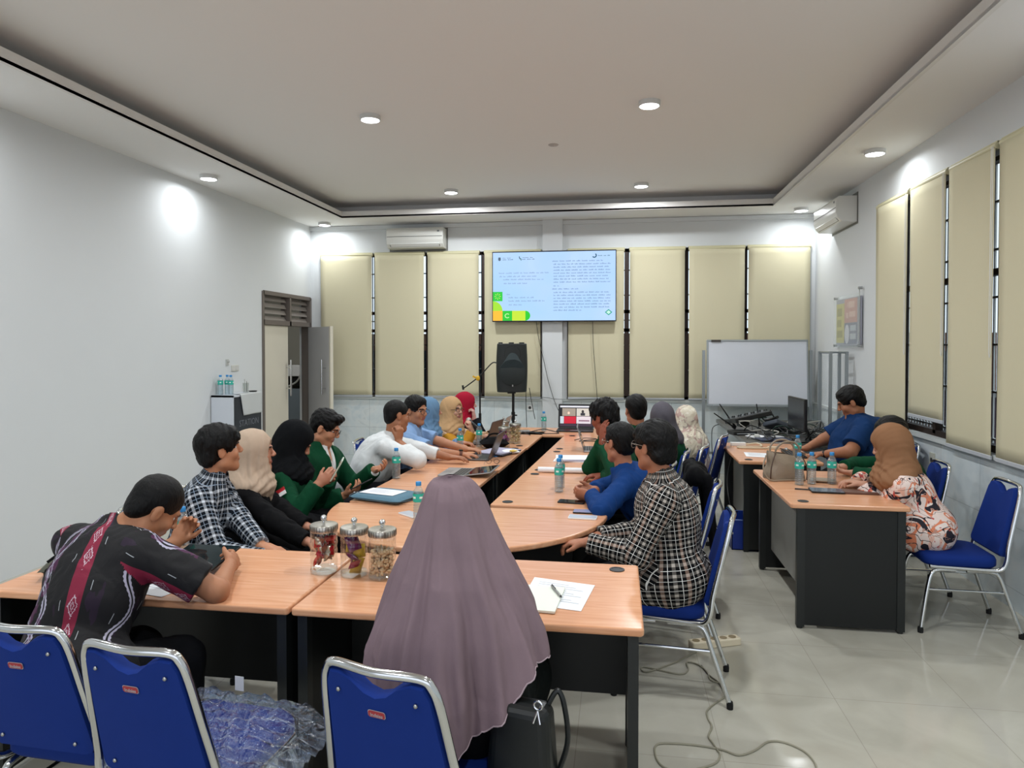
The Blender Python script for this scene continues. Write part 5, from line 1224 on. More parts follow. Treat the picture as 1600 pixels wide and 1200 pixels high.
for i,(x,y) in enumerate(((-.42,6.9),)):
    tag(MB().tube(spline([(x,y,TZ+.006),(x+.1,y+.05,TZ+.02),(x+.22,y+.0,TZ+.02),(x+.05,y-.06,TZ+.006),(x+.24,y-.03,TZ+.006)],6),.004,6).build('charging_cable',M_blkp,smooth=True),'short black charging cable loop beside the pale grey laptop','cable')
tag(MB().tube(spline([(-.95,7.45,TZ+.005),(-.8,7.5,TZ+.035),(-.72,7.46,TZ+.03),(-.62,7.42,TZ+.006),(-.8,7.36,TZ+.006),(-1.0,7.3,TZ+.03),(-.9,7.22,TZ+.006)],7),.005,6).build('charging_cable',M_blkp,smooth=True),'black cable loops running to the video call laptop','cable')
t=thing('power_adapter','grey rectangular adapter on the far end of the door side row','adapter',(-1.0,7.42,TZ),.2); MB().b2(-.07,.07,-.04,.04,0,.03).build('case',M_steel,t,bevel=.006)
# eye glasses left on table
t=thing('eyeglasses','folded eyeglasses lying next to the dark laptop','glasses',(-.98,5.45,TZ)); 
for s in (-1,1): MB().tube([(s*.032+.022*math.cos(q),0,.02+.018*math.sin(q)) for q in np.linspace(0,2*PI,16)[:-1]],.0016,6,closed=True).build('rim',M_gl,t); MB().tube([(s*.055,0,.025),(s*.05,-.11,.012)],.0016,6).build('temple',M_gl,t)
# ---------------- handbags
def bagmesh(w,h,d,m):
    def fn(u,v):
        th=2*PI*u; z=v*h; k=1-.55*v**2.2; e=2/3.2
        c_,s_=math.cos(th),math.sin(th); x=w/2*math.copysign(abs(c_)**e,c_)*(1-.34*v**1.3)*(1+.05*math.sin(9*v))*(1+.03*math.sin(7*th+5*v)); y=d/2*math.copysign(abs(s_)**e,s_)*k*(1+.06*math.sin(5*th+6*v))
        return Vector((x-.03*v*v,y,z*(1-.10*(1+c_)*v)))
    return MB().grid(fn,40,16,closed_u=True).add([Vector((0,0,0)),],[])
t=thing('handbag','beige leather handbag with two curved handles and brown piping on the window side desk','handbag',(1.17,5.16,TZ),math.radians(12))
M_bag=mat('beige_leather','#8d7d6a',rough=.45,bump=(18,.4,.015)); M_pip=mat('brown_piping','#4a3328',rough=.5)
b=bagmesh(.27,.20,.17,None); b.f.append(tuple(range(39,-1,-1))); b.m.append(0); bo=b.build('bag_body',M_bag,t,smooth=True,ang=1.2)
for s in (-1,1):
    MB().tube(spline([(s*.13,-.07,.0),(s*.125,-.075,.1),(s*.085,-.05,.19)],6),.0035,6).build('piping',M_pip,t,smooth=True)
    MB().tube(spline([(-.085,s*.035,.15),(-.08,s*.05,.22),(-.03,s*.055,.262),(.04,s*.05,.262),(.085,s*.045,.22),(.085,s*.035,.15)],7),.007,8).build('handle',M_bag,t,smooth=True)
MB().tube(spline([(-.15,-.04,.17),(-.19,-.09,.09),(-.16,-.12,.015),(-.06,-.115,.008),(.1,-.11,.008)],7),.006,8).build('shoulder_strap',M_bag,t,smooth=True); MB().ell((.0,-.03,.21),(.012,.012,.012)).build('clasp',M_chrome,t,smooth=True)
t=thing('wallet','small brown clutch lying in front of the last water bottle','wallet',(1.40,5.05,TZ),math.radians(-12)); m=MB(); packet(m,(0,0,.014),.17,.09,.028,Matrix.Identity(3)); m.build('body',M_bag,t,smooth=True)
phone('tablet','black tablet in folio beside the bottles on the window side desk','tablet',(1.33,4.72,TZ+.004),math.radians(-4),.20,.13,M_blkp,mat('tablet_screen2','#5c6672',rough=.08))
t=thing('notebook','slim brown notebook next to the black tablet','notebook',(1.53,4.72,TZ),math.radians(-3)); MB().b2(-.1,.1,-.06,.06,0,.012).build('cover',mat('brown_cover','#5c3d30',rough=.5),t,bevel=.002)
t=thing('ballpoint_pen','black pen clipped at the folio edge','pen',(1.205,4.75,TZ+.006),1.4); MB().tube([(0,-.06,0),(0,.06,0)],.0045,8).build('barrel',M_blkp,t,smooth=True)
# olive pouch at far left of front desks
t=thing('sling_bag','olive and black sling pouch on the end of the front desk','bag',(-2.17,2.56,TZ),math.radians(28)); m=MB(); packet(m,(0,0,.04),.30,.13,.085,Matrix.Identity(3)); m.build('pouch',mat('olive_canvas','#4a4a3e',rough=.8),t,smooth=True); MB().box((0,-.03,.03),(.26,.09,.05)).build('dark_panel',M_black,t,bevel=.02); MB().tube(spline([(-.13,0,.06),(-.06,.02,.10),(.06,.02,.105),(.13,0,.06)],6),.007,6).build('strap',M_black,t,smooth=True)
# black shoulder bag hanging next to the mauve headscarf woman
t=thing('shoulder_bag','black leather shoulder bag with silver clasp resting beside the mauve headscarf woman','handbag',(-.265,1.95,.47),math.radians(-12))
MB().box((0,0,.10),(.20,.10,.22),taper=.86).build('bag_body',mat('black_leather','#0c1010',rough=.4),t,bevel=.03,seg=4)
MB().tube(spline([(.07,.02,.2),(.095,.03,.24),(.115,.03,.2),(.125,.03,.10),(.10,.02,.01)],7),.008,8).build('strap',mat('black_leather','#101414'),t,smooth=True)
MB().tube([(.06+.012*math.cos(q),-.04,.225+.012*math.sin(q)) for q in np.linspace(0,2*PI,14)[:-1]],.003,6,closed=True).tube([(.06,-.045,.212),(.05,-.053,.18)],.003,6).tube([(.06,-.045,.212),(.07,-.053,.18)],.003,6).build('clasp',M_chrome,t,smooth=True)
# jacket on chair + red bottle cap etc
t=thing('jacket','black jacket hung over a chair back behind the plaid shirt man','jacket',(.50,4.72,0))
J=SDF(.01); J.cap((.50,4.55,.86),(.50,4.90,.86),.06,k=.03); J.cap((.57,4.58,.8),(.62,4.62,.40),.07,.06,k=.06,flat=((1,0,0),.5)); J.cap((.57,4.84,.8),(.61,4.84,.45),.08,.06,k=.06,flat=((1,0,0),.5)); J.cap((.44,4.6,.8),(.44,4.85,.72),.05,.05,k=.05,flat=((1,0,0),.5))
jv,jq=J.mesh(disp=folds(.01,18,3)); link('cloth',np_mesh('cloth',jv,jq,[M_black],(.50,4.72,0)),t)
# ---------------- floor things
t=thing('crate','open blue plastic crate on the floor under the rear window side desk','crate',(1.06,6.12,0))
m=MB(); w_,d_,h_=.24,.34,.25
for (x0,x1,y0,y1) in ((-w_/2,w_/2,-d_/2,-d_/2+.006),(-w_/2,w_/2,d_/2-.006,d_/2),(-w_/2,-w_/2+.006,-d_/2,d_/2),(w_/2-.006,w_/2,-d_/2,d_/2)): m.b2(x0,x1,y0,y1,.0,h_)
m.b2(-w_/2,w_/2,-d_/2,d_/2,0,.008); m.build('box_body',mat('blue_crate','#14338c',rough=.35),t)
MB().tube([(-w_/2,-d_/2,h_),(w_/2,-d_/2,h_),(w_/2,d_/2,h_),(-w_/2,d_/2,h_)],.007,6,closed=True).build('rim',mat('pale_rim','#7f96cf',rough=.4),t)
t=thing('power_strip','cream five socket power strip on the floor beside the chairs','power strip',(.545,4.02,0),math.radians(22))
MB().prism(rrect(.30,.062,.01,3),0,.042).build('housing',M_cream,t,bevel=.006)
for k in range(5):
    s=MB().lathe([(.021,.0425),(.021,.0435),(.018,.0435),(.0165,.039),(.001,.039)],20,c=(-.115+.056*k,0,0)).build('socket',mat('socket_brown','#8a7a5c',rough=.5),t,smooth=True)
    MB().lathe([(.0028,.0392),(.0028,.0398)],8,c=(-.115+.056*k,-.008,0)).lathe([(.0028,.0392),(.0028,.0398)],8,c=(-.115+.056*k,.008,0)).build('contact',M_blkp,s)
M_cab=mat('grey_cable','#8f8b79',rough=.5)
fl=[(1088,1018),(1068,1028),(1052,1036),(1010,1050),(1006,1042),(1060,1053),(1075,1047),(1073,1035),(1090,1038),(1105,1050),(1110,1062),(1128,1070),(1134,1086),(1118,1098),(1105,1110),(1106,1122),(1112,1135),(1107,1150),(1113,1160),(1121,1172),(1125,1180),(1118,1192),(1095,1200),(1060,1205),(1035,1197),(1024,1180),(1027,1163),(1060,1162),(1100,1166),(1130,1172),(1155,1180),(1180,1172),(1200,1159),(1225,1160),(1255,1173),(1272,1190),(1278,1210)]
pts=[tuple(cam_z(x,y,.0045)) for x,y in fl]
tag(MB().tube(spline(pts,5),.0042,6).build('extension_cable',M_cab,smooth=True),'grey cable snaking over the floor tiles from the cream power strip','cable')
tag(MB().tube(spline([tuple(cam_z(x,y,.0045)) for x,y in ((1096,1040),(1108,1055),(1122,1066),(1131,1080),(1136,1088))],5),.004,6).build('thin_cable',mat('brown_cable','#5d574a'),smooth=True),'thin darker cable running alongside the grey floor cable','cable')
# ================================================================ WALL AND FAR-END THINGS
def at(px,py,Y): return cam_at(px,py,Y)
# ---------------- television
tl=at(769,393.5,9.34); br=at(963,502,9.34); TWd=br[0]-tl[0]; THt=tl[2]-br[2]
tv=thing('television','large flat television on the far wall pillar showing a pale blue slide with text','television',((tl[0]+br[0])/2,9.34,br[2]))
MB().b2(-TWd/2,TWd/2,0,.05,0,THt).build('housing',mat('tv_black','#14161c',rough=.3),tv,bevel=.004)
MB().b2(-.2,.2,.05,.09,THt*.25,THt*.75).build('wall_mount',M_blkp,tv)
def scr_mat():
    g=G('slide_background',colr='#000000',rough=.25); v=g.obj(); x,y,z=g.sep(v)[:3]; n=g.noise(v,1.2,2)
    c=g.ramp(n,[(.35,'#a9d0f4'),(.55,'#b4d2f8'),(.7,'#c6e2f2')]); g.L.new(c,g.b.inputs['Emission Color']); g.b.inputs['Emission Strength'].default_value=SCR; g.b.inputs['Specular IOR Level'].default_value=.2; return g.m
SCR=1.35
sW,sH=TWd-.022,THt-.03
screen=MB().b2(-sW/2,sW/2,-.004,0,.015,.015+sH).build('screen',scr_mat(),tv)
def em(h,s=None): return mat('slide_'+h[1:],'#000000',rough=.3,emit=h,es=(s or SCR))
def sl(poly,h,nm,lay=0):
    P_=[(-sW/2+u*sW,.015+(1-v)*sH) for u,v in poly]; m=MB(); R=Matrix(((1,0,0),(0,0,-1),(0,1,0)))
    m.prism(P_,.0042+lay*.0006,.0046+lay*.0006,R=R); return m.build(nm,em(h),screen)
rc=lambda a,b,c_,d:[(a,d),(b,d),(b,c_),(a,c_)]
sl(rc(0,.08,.575,.712),'#22c53a','slide_square'); sl([(0,.855),(.08,.855)]+[(.08*math.sin(t),.855-.143*math.cos(t)) for t in np.linspace(PI/2,0,10)],'#9fdc2c','slide_quarter')
sl(rc(0,.08,.855,1),'#fbb92e','slide_square'); sl(rc(.08,.16,.855,1),'#1fc32c','slide_square'); sl(rc(.16,.27,.855,1),'#c0e02e','slide_band'); sl([(.27,1),]+[(.27+.04*math.cos(t),.9275-.0725*math.sin(t)) for t in np.linspace(-PI/2,PI/2,12)]+[(.27,.855)],'#18c41e','slide_round_end')
for k in range(8):
    a=k*PI/4; cx,cy=.04,.643; sl([(cx+.008*math.cos(a),cy+.014*math.sin(a)),(cx+.026*math.cos(a-.12),cy+.046*math.sin(a-.12)),(cx+.026*math.cos(a+.12),cy+.046*math.sin(a+.12))][::-1],'#c8ee5a','slide_sun_ray',1)
sl([(.12+.022*math.cos(t),.928-.036*math.sin(t)) for t in np.linspace(.7,5.6,14)]+[(.12+.014*math.cos(t),.928-.023*math.sin(t)) for t in np.linspace(5.6,.7,14)],'#b6ec9a','slide_letter',1)
def words(u0,u1,v,h,colr,seed,last=1.0):
    r=random.Random(seed); u=u0; m=MB(); R=Matrix(((1,0,0),(0,0,-1),(0,1,0)))
    while u<u0+(u1-u0)*last-.012:
        w_=min(r.uniform(.018,.055),u1-u); 
        # letters as uneven strokes
        q=u
        while q<u+w_-.003:
            lw=r.uniform(.0035,.0065); hh=h*r.choice([.6,.6,.6,1.0,.85]); P_=[(-sW/2+a*sW,.015+(1-b)*sH) for a,b in rc(q,q+lw*.72,v-hh,v)]
            m.prism(P_,.0042,.0045,R=R); q+=lw
        u+=w_+.009
    return m.build('slide_text_line',em(colr),screen)
L_=[(.05,.465,.31,1),(.055,.45,.36,.72),(.085,.42,.405,1),(.09,.29,.462,1),(.115,.155,.622,.8),(.13,.34,.67,1),(.13,.43,.72,1),(.13,.25,.775,1)]
for i,(a_,b_,v,l) in enumerate(L_): words(a_,b_,v,.020,'#8aa4ca',i,l)
R_=[(.49,.90,.145)]+[(.50,.96,.19+.0435*k) for k in range(7)]+[(.50,.545,.505),(.49,.70,.55)]+[(.50,.96,.60+.0425*k) for k in range(5)]+[(.50,.96,.815),(.50,.73,.86)]
for i,(a_,b_,v) in enumerate(R_): words(a_,b_,v,.019,'#7b95bc',20+i)
sl([(.045,.07),(.065,.07),(.066,.11),(.055,.125),(.044,.11)][::-1],'#4c5f74','slide_crest',0); words(.08,.15,.085,.012,'#6d8098',60); words(.08,.175,.11,.014,'#4d6078',61)
sl([(.215,.06),(.222,.06),(.228,.10),(.221,.10)][::-1],'#2f4a5e','slide_logo'); sl([(.228,.085),(.234,.085),(.238,.12),(.231,.12)][::-1],'#2f6a5e','slide_logo'); words(.245,.33,.083,.012,'#5d7088',62); words(.24,.355,.108,.014,'#4d6078',63)
sl([(.83+.02*math.cos(t),.065+.035*math.sin(t)) for t in np.linspace(-1,2.6,12)][::-1]+[(.83+.011*math.cos(t),.065+.02*math.sin(t)) for t in np.linspace(-1,2.6,12)],'#24536b','slide_logo'); words(.86,.955,.075,.016,'#5d8088',64)
for s_,cc in ((1,'#2a9a8a'),(.62,'#bff0dc')): sl([(.945,.885-.045*s_),(.945+.03*s_,.885),(.945,.885+.045*s_),(.945-.03*s_,.885)][::-1],cc,'slide_diamond',0 if s_==1 else 1)
def tri_flip(): pass
# cables below the television and along the sill
def cable(label,pts,r=.004,m=None,nm='hanging_cable'): return tag(MB().tube(spline(pts,6),r,6).build(nm,m or M_blkp,smooth=True),label,'cable')
cable('black cable hanging from the television down beside the pillar to the far desk',[tuple(at(x,y,9.40)) for x,y in ((838,503),(842,530),(850,565),(858,600),(872,640),(888,656),(897,657))])
cable('thin cable hanging from the television across the blind right of the pillar',[tuple(at(x,y,9.40)) for x,y in ((926,502),(927,540),(930,580),(933,620),(934,650))])
cable('thin cable running along the window sill under the far blinds',[(XL+.3,9.44,.99),(-2.5,9.44,.985),(-1.1,9.42,.99),(-.85,9.40,.97),(-.6,9.43,.965),(0,9.43,.985),(1.0,9.43,.975),(2.3,9.44,.985)],.004,mat('sill_cable','#6d7271'))
cable('black cable dropping from the loudspeaker to the left wall socket side',[tuple(at(x,y,8.75)) for x,y in ((822,608),(822,640),(823,668),(822,700))],.0045)
cable('second black cable dropping from the loudspeaker to the socket',[tuple(at(x,y,8.9)) for x,y in ((827,606),(831,630),(836,655))],.0045)
cable('cable drooping from the stone counter corner to the floor',[tuple(at(x,y,8.9)) for x,y in ((1128,662),(1114,668),(1112,690),(1113,720),(1108,745),(1096,758))],.005)
# sockets and switches
def plate(label,loc,rz,w,h,nm='wall_socket',holes=1,mm=None):
    t=thing(nm,label,'socket' if 'socket' in nm else 'switch',loc,rz); MB().box((0,-.006,0),(w,.012,h)).build('plate',mm or M_white,t,bevel=.003)
    for k in range(holes):
        cx=(k-(holes-1)/2)*w/holes
        if 'socket' in nm: MB().lathe([(.02,.0),(.02,.002),(.015,-.002)],16,c=(cx,-.0125,0),R=Matrix.Rotation(PI/2,3,'X')).build('socket_hole',mat('socket_dark','#3b3b3a'),t,smooth=True)
        else: MB().box((cx,-.014,0),(w/holes*.8,.006,h*.75)).build('rocker',mat('rocker','#c9c9c4',rough=.4),t,bevel=.002)
    return t
p_=at(828,637,9.48); plate('small wall socket on the marble tiles below the loudspeaker',(p_[0],YB-.012,p_[2]),0,.075,.075)
plate('double light switch on the bare wall above the small cabinet',(XL,7.46,1.43),PI/2,.15,.07,'light_switch',2,mat('switch_cream','#c9c8bf',rough=.4))
t=thing('wall_hook','small grey hook plate on the bare wall above the light switch','hook',(XL,7.30,1.50),PI/2); MB().box((0,-.005,0),(.05,.01,.07)).build('plate',mat('hook_grey','#b5b6b2'),t); MB().tube([(0,-.01,.01),(0,-.03,.0),(0,-.03,.02)],.004,6).build('hook_arm',M_steel,t)
plate('pale wall socket on the window wall behind the floral blouse woman',(XR-.012,6.03,.77),-PI/2,.08,.12,'wall_socket',1,mat('socket_cream','#bfc0b4'))
# ---------------- loudspeaker on stand
sp_=thing('loudspeaker','black moulded loudspeaker on a pole stand in front of the blinds','loudspeaker',(float(at(799,575,8.6)[0]),8.6,1.115),math.radians(14))
M_spk=mat('speaker_black','#1c2222',rough=.5,bump=(200,.2,.002))
def spf(u,v):
    th=2*PI*u; e=.45; c_,s_=math.cos(th),math.sin(th); k=1-.10*v*0; w_=.185+.012*math.sin(PI*v); x=w_*math.copysign(abs(c_)**e,c_); y=.15*math.copysign(abs(s_)**e,s_)*(1-.0*v)
    if y>0: x*=.82
    return Vector((x,y,v*.60))
b=MB().grid(spf,48,12,closed_u=True); b.f+= [tuple(range(47,-1,-1)),tuple(11*48+k for k in range(48))]; b.m+=[0,0]; b.build('cabinet',M_spk,sp_,smooth=True,ang=.9,bevel=.01)
R90=Matrix.Rotation(PI/2,3,'X')
g=MB(); g.lathe([(.158,0),(.158,.012),(.150,.016),(.03,.022),(.001,.023)],36,c=(0,-.148,.24),R=R90); g.build('woofer_grille',mat('grille_black','#20292a',rough=.6),sp_,smooth=True)
hp=[(.165*math.cos(t),.165*math.sin(t)) for t in np.linspace(.5,PI-.5,20)]+[(.11*math.cos(t),.02+.185*math.sin(t)*1.22) for t in np.linspace(PI-.75,.75,20)]
g=MB(); g.prism(hp,.0,.018,c=(0,-.15,.24),R=R90); g.build('horn_lip',mat('horn_grey','#38464a',rough=.5),sp_,bevel=.003)
g=MB(); g.lathe([(.10,0),(.06,-.035),(.03,-.05)],24,c=(0,-.151,.47),R=R90,cap=False); g.build('horn',mat('horn_dark','#151b1c'),sp_,smooth=True)
MB().box((0,-.172,.085),(.016,.004,.024)).build('badge',M_steel,sp_,bevel=.001)
MB().b2(-.16,-.11,-.02,.05,.60,.615).b2(-.03,.03,-.02,.05,.60,.615).build('top_foot',M_blkp,sp_); MB().b2(.1,.16,-.02,.05,.60,.615).build('top_foot',M_blkp,sp_); MB().b2(-.05,.05,-.05,.05,-.02,0).build('pole_socket',M_blkp,sp_)
st=thing('speaker_stand','black tripod stand carrying the loudspeaker','stand',(sp_.location[0]+.02,8.62,0)); MB().tube([(0,0,.2),(0,0,1.095)],.017,12).build('pole',M_blkp,st,smooth=True); MB().tube([(0,0,.75),(0,0,.86)],.024,12).tube([(0,0,.82),(.05,-.01,.82)],.009,8).build('clamp',M_blkp,st,smooth=True)
for k in range(3):
    a=k*2*PI/3+.3; MB().tube([(0,0,.62),(.38*math.cos(a),.38*math.sin(a),.012)],.011,8).build('leg',M_blkp,st,smooth=True)
# ---------------- microphone stand
mp=at(750,600,7.98); ms=thing('microphone_stand','black microphone boom stand wrapped with yellow tape beside the loudspeaker','microphone stand',(float(mp[0]),7.98,0))
W_=lambda x,y: Vector(tuple(at(x,y,7.98)))-Vector((float(mp[0]),7.98,0))
v0=W_(749,589); MB().tube([(0,0,.05),(0,0,v0.z)],.010,10).build('pole',M_blkp,ms,smooth=True); MB().tube([(0,0,.72),(0,0,.9)],.016,10).build('grip',M_blkp,ms,smooth=True)
MB().tube(spline([W_(724,607),W_(749,588),W_(768,568),W_(776,567)],5),.007,8).build('boom',M_blkp,ms,smooth=True); MB().tube([W_(724,609),W_(723,602)],.012,8).build('boom_clip',M_blkp,ms)
MB().ell(W_(747,591),(.028,.02,.03),12,8).box(W_(741,589),(.04,.01,.02),rot=(0,.5,0)).build('yellow_tape',mat('yellow_tape','#d9ab22',rough=.5),ms,smooth=True)
for k in range(3):
    a=k*2*PI/3; MB().tube([(0,0,.10),(.25*math.cos(a),.25*math.sin(a),.01)],.009,8).build('leg',M_blkp,ms,smooth=True)
# microphone in the speaking woman's hand
e,wr,hh=P9['arm'][1]; c_=wr+nrm(hh['dir'])*.06+np.array([.03,0,.01]); d_=nrm(P9['hd'](0,.13,-.05)-c_)
mic=thing('microphone','handheld microphone with silver grille in the hand of the tan headscarf woman','microphone',tuple(c_)); D_=Vector(tuple(d_))
MB().tube([-D_*.11,D_*.06],.0135,12,rs=[.010,.0155]).build('handle',M_blkp,mic,smooth=True); MB().ell(D_*.085,(.027,.027,.027),16,12).build('grille',mat('mic_grille','#b2aca4',rough=.35,metal=.7,bump=(400,.6,.002)),mic,smooth=True)
# ---------------- whiteboard
wb=thing('whiteboard','white writing board on an aluminium stand in the corner, faintly smudged','whiteboard',(1.74,9.18,0))
tilt=Matrix.Rotation(math.radians(-5),3,'X')
M_wb2=mat('whiteboard_surface','#cfd3da',rough=.18,var=(2.2,.03))
MB().box((0,-.02,1.345),(1.20,.012,.80),rot=tilt).build('writing_surface',M_wb2,wb)
f=MB()
for (x0,z0,w_,h_) in ((0,.41,1.23,.022),(0,-.41,1.23,.03),(-.607,0,.02,.83),(.607,0,.02,.83)):
    q=tilt@Vector((x0,0,z0)); f.box(q+Vector((0,-.022,1.345)),(w_,.022,h_),rot=tilt)
f.build('frame',M_alu,wb,bevel=.003); q=tilt@Vector((-.50,-.014,.405)); MB().box(q+Vector((0,-.022,1.345)),(.12,.004,.028),rot=tilt).build('brand_plate',mat('plate_dark','#3f3b36'),wb)
q=tilt@Vector((0,-.05,-.42)); MB().box(q+Vector((0,-.02,1.345)),(1.1,.07,.012)).build('pen_tray',M_alu,wb)
for s in (-1,1):
    po=MB().b2(s*.65-.018,s*.65+.018,-.0,.035,.08,1.63).build('post',M_alu,wb); MB().b2(s*.65-.018,s*.65+.018,-.24,.26,.06,.09).build('foot_bar',M_alu,wb)
    for yy in (-.22,.24): MB().lathe([(.03,-.011),(.03,.011)],16,c=(s*.65,yy,.03),R=Matrix.Rotation(PI/2,3,'Y')).build('caster',M_dkred,wb,smooth=True)
MB().b2(-.65,.65,.01,.03,.30,.33).build('cross_bar',M_alu,wb)
# ---------------- display rack on the counter
rk=thing('metal_rack','open aluminium and glass display rack standing at the back of the stone counter','rack',(2.25,8.25,.755))
def post(x,y,w_=.03): MB().b2(x-w_/2,x+w_/2,y-w_/2,y+w_/2,0,.87).build('post',M_alu,rk)
post(.0,0.03,.035);post(.19,-.03);post(.20,-.25);post(.03,-.27)
for z in (.0,.85): 
    MB().tube([(0,.03,z+.01),(.19,-.03,z+.01),(.2,-.25,z+.01),(.03,-.27,z+.01)],.014,6,closed=True).build('frame_ring',M_alu,rk)
M_rg=mat('rack_glass','#dfe9ea',rough=.05,alpha=.2,spec=.8)
MB().box((.095,.0,.43),(.17,.005,.80),rot=(0,0,-.31)).build('glass_panel',M_rg,rk); MB().b2(.02,.19,-.25,.0,.05,.058).build('glass_shelf',M_rg,rk)
# ---------------- monitor, laptop and clutter on the counter
mn=thing('monitor','dark flat computer monitor seen almost edge on, standing on the stone counter','monitor',(1.735,7.12,.755),math.radians(-86))
MB().b2(-.25,.25,-.018,.012,.12,.43).build('housing',M_blkp,mn,bevel=.006,rz=0); MB().b2(-.235,.235,-.0195,-.018,.14,.415).build('screen',mat('monitor_screen','#2b2e33',rough=.2),mn)
MB().box((0,.07,.16),(.05,.015,.34),rot=(.35,0,0)).build('stand_arm',M_blkp,mn); MB().box((0,.08,.008),(.24,.20,.014)).build('stand_base',M_blkp,mn,bevel=.005)
kb=thing('keyboard','black keyboard under the hands of the large man','keyboard',(1.50,6.28,TZ),math.radians(88)); MB().prism(rrect(.40,.14,.012,3),0,.016).build('case',M_blkp,kb,bevel=.003)
k_=MB()
for i in range(5):
    for j in range(15): k_.box((-.18+.36*(j+.5)/15,-.05+.025*i,.019),(.020,.020,.006))
k_.build('keys',mat('keycap','#202124',rough=.5),kb)
lp=laptop('closed dark blue laptop on the counter edge beneath the monitor',(1.72,7.2,.755),.1,3,mat('laptop_navy','#26304a',rough=.4)) if False else None
t=thing('document_folder','white papers lying at the foot of the monitor','papers',(1.50,7.45,.755),.4); MB().b2(-.16,.16,-.11,.11,0,.006).build('pages',M_paper,t)
t=thing('closed_laptop','closed dark blue laptop on the stone counter beside the monitor base','laptop',(1.52,7.17,.755),.15); MB().prism(rrect(.3,.2,.012,3),0,.018).build('body',mat('laptop_navy','#2a3350',rough=.4),t,bevel=.004)
mx=thing('audio_mixer','black audio mixer with rows of knobs tilted on the cable pile','mixer',(1.42,7.95,.80),.25); M_k=mat('knob_grey','#8d9294',rough=.4)
R_m=Euler((-.15,-.20,0)).to_matrix(); MB().box((0,0,.1),(.42,.32,.05),rot=R_m).build('chassis',M_blkp,mx,bevel=.008)
k_=MB(); k2=MB()
for i in range(8):
    for j in range(5):
        q=R_m@Vector((-.18+.05*i,-.12+.055*j,.034)); (k_ if (i+j)%3 else k2).lathe([(.009,0),(.007,.016)],8,c=q+Vector((0,0,.1)),R=R_m)
k_.build('knobs',mat('knob_dark','#2d2f31'),mx); k2.build('pale_knobs',M_k,mx)
MB().box((-.05,.02,.04),(.1,.1,.08)).build('prop_block',M_blkp,mx)
for i,(x,y,rx,ry,lab) in enumerate(((1.30,8.1,.1,-.6,'black wireless antenna leaning left over the cable pile'),(1.27,7.95,.1,-.95,'black wireless antenna lying low at the left of the cable pile'),(1.60,8.25,0,-.15,'black wireless antenna standing upright in the cable pile'),(1.78,8.1,0,-.5,'black wireless antenna at the right of the cable pile'))):
    t=thing('antenna',lab,'antenna',(x,y,.79),0,rot=(rx,ry,0)); MB().tube([(0,0,0),(0,0,.30-.03*i)],.008,8,rs=[.010,.006]).build('rod',M_blkp,t,smooth=True); MB().lathe([(.016,-.02),(.016,.02)],10).build('hinge',M_blkp,t)
rt=thing('wireless_router','flat black wireless receiver box with small lights at the left of the mixer','router',(1.30,7.62,.755),.3); MB().prism(rrect(.26,.18,.02,3),0,.04).build('case',M_blkp,rt,bevel=.006); MB().b2(-.1,.1,-.092,-.09,.015,.02).build('led_strip',mat('led_grey','#c8ced2',rough=.3),rt)
t=thing('desk_phone','grey blue conference phone on the cable pile','phone',(1.68,7.75,.80),.5,rot=(-.3,.35,.5)); MB().box((0,0,.04),(.22,.2,.05)).build('base',mat('phone_slate','#3d434c',rough=.5),t,bevel=.012); MB().tube(spline([(-.09,-.09,.09),(-.06,0,.10),(-.09,.09,.09)],5),.016,8).build('handset',M_blkp,t,smooth=True)
cols3=[M_blkp,mat('cable_grey','#4c4f50'),mat('cable_green','#1f3a30'),M_blkp,mat('cable_white','#a9a79e')]
rc3=random.Random(4)
for i in range(26):
    x,y=rc3.uniform(1.30,2.15),rc3.uniform(7.1,8.2); pts=[(x,y,.765)]
    for k in range(5):
        x=min(2.2,max(1.28,x+rc3.uniform(-.2,.2))); y=min(8.5,max(7.04,y+rc3.uniform(-.2,.2))); pts.append((x,y,.765+rc3.random()**2*.13))
    pts[-1]=(pts[-1][0],pts[-1][1],.765)
    o=MB().tube(spline(pts,5),rc3.uniform(.004,.007),6).build('tangled_cable',cols3[i%5],smooth=True); tag(o,'one of the tangled cables heaped on the stone counter','cable','tangled cables on the counter')
for i,(x,y,z,s_,c_,l) in enumerate(((1.55,7.5,.755,(.10,.07,.04),M_blkp,'small black adapter among the counter cables'),(1.84,7.65,.755,(.12,.08,.05),M_blkp,'larger black power adapter by the monitor base'),(1.40,7.35,.755,(.09,.05,.035),mat('box_white','#c4c5c0'),'small white connector box at the front of the counter'),(1.66,8.0,.755,(.08,.08,.08),mat('ball_grey','#8e8f8c'),'grey rounded webcam body behind the mixer'))):
    t=thing('adapter',l,'adapter',(x,y,z),i*.7); MB().b2(-s_[0]/2,s_[0]/2,-s_[1]/2,s_[1]/2,0,s_[2]).build('case',c_,t,bevel=.008)
cr=mat('cord_cream','#cbbfa6',rough=.5)
t=thing('white_power_strip','short white power strip with a coiled cord on the rear window side desk','power strip',(1.12,6.78,TZ),.1); MB().prism(rrect(.14,.05,.008,3),0,.032).build('housing',M_white,t,bevel=.004)
tag(MB().tube(spline([(1.18,6.78,TZ+.01),(1.30,6.82,TZ+.02),(1.31,6.70,TZ+.008),(1.12,6.66,TZ+.008),(1.10,6.60,TZ+.008),(1.22,6.58,TZ+.008),(1.36,6.60,TZ+.008)],7),.008,7).build('coiled_cord',cr,smooth=True),'cream cord looping on the rear window side desk','cable')
t=thing('cream_plug','cream inline connector on the cord of the rear window side desk','plug',(1.40,6.60,TZ),-.05); MB().b2(-.05,.05,-.018,.018,0,.025).build('body',cr,t,bevel=.005)
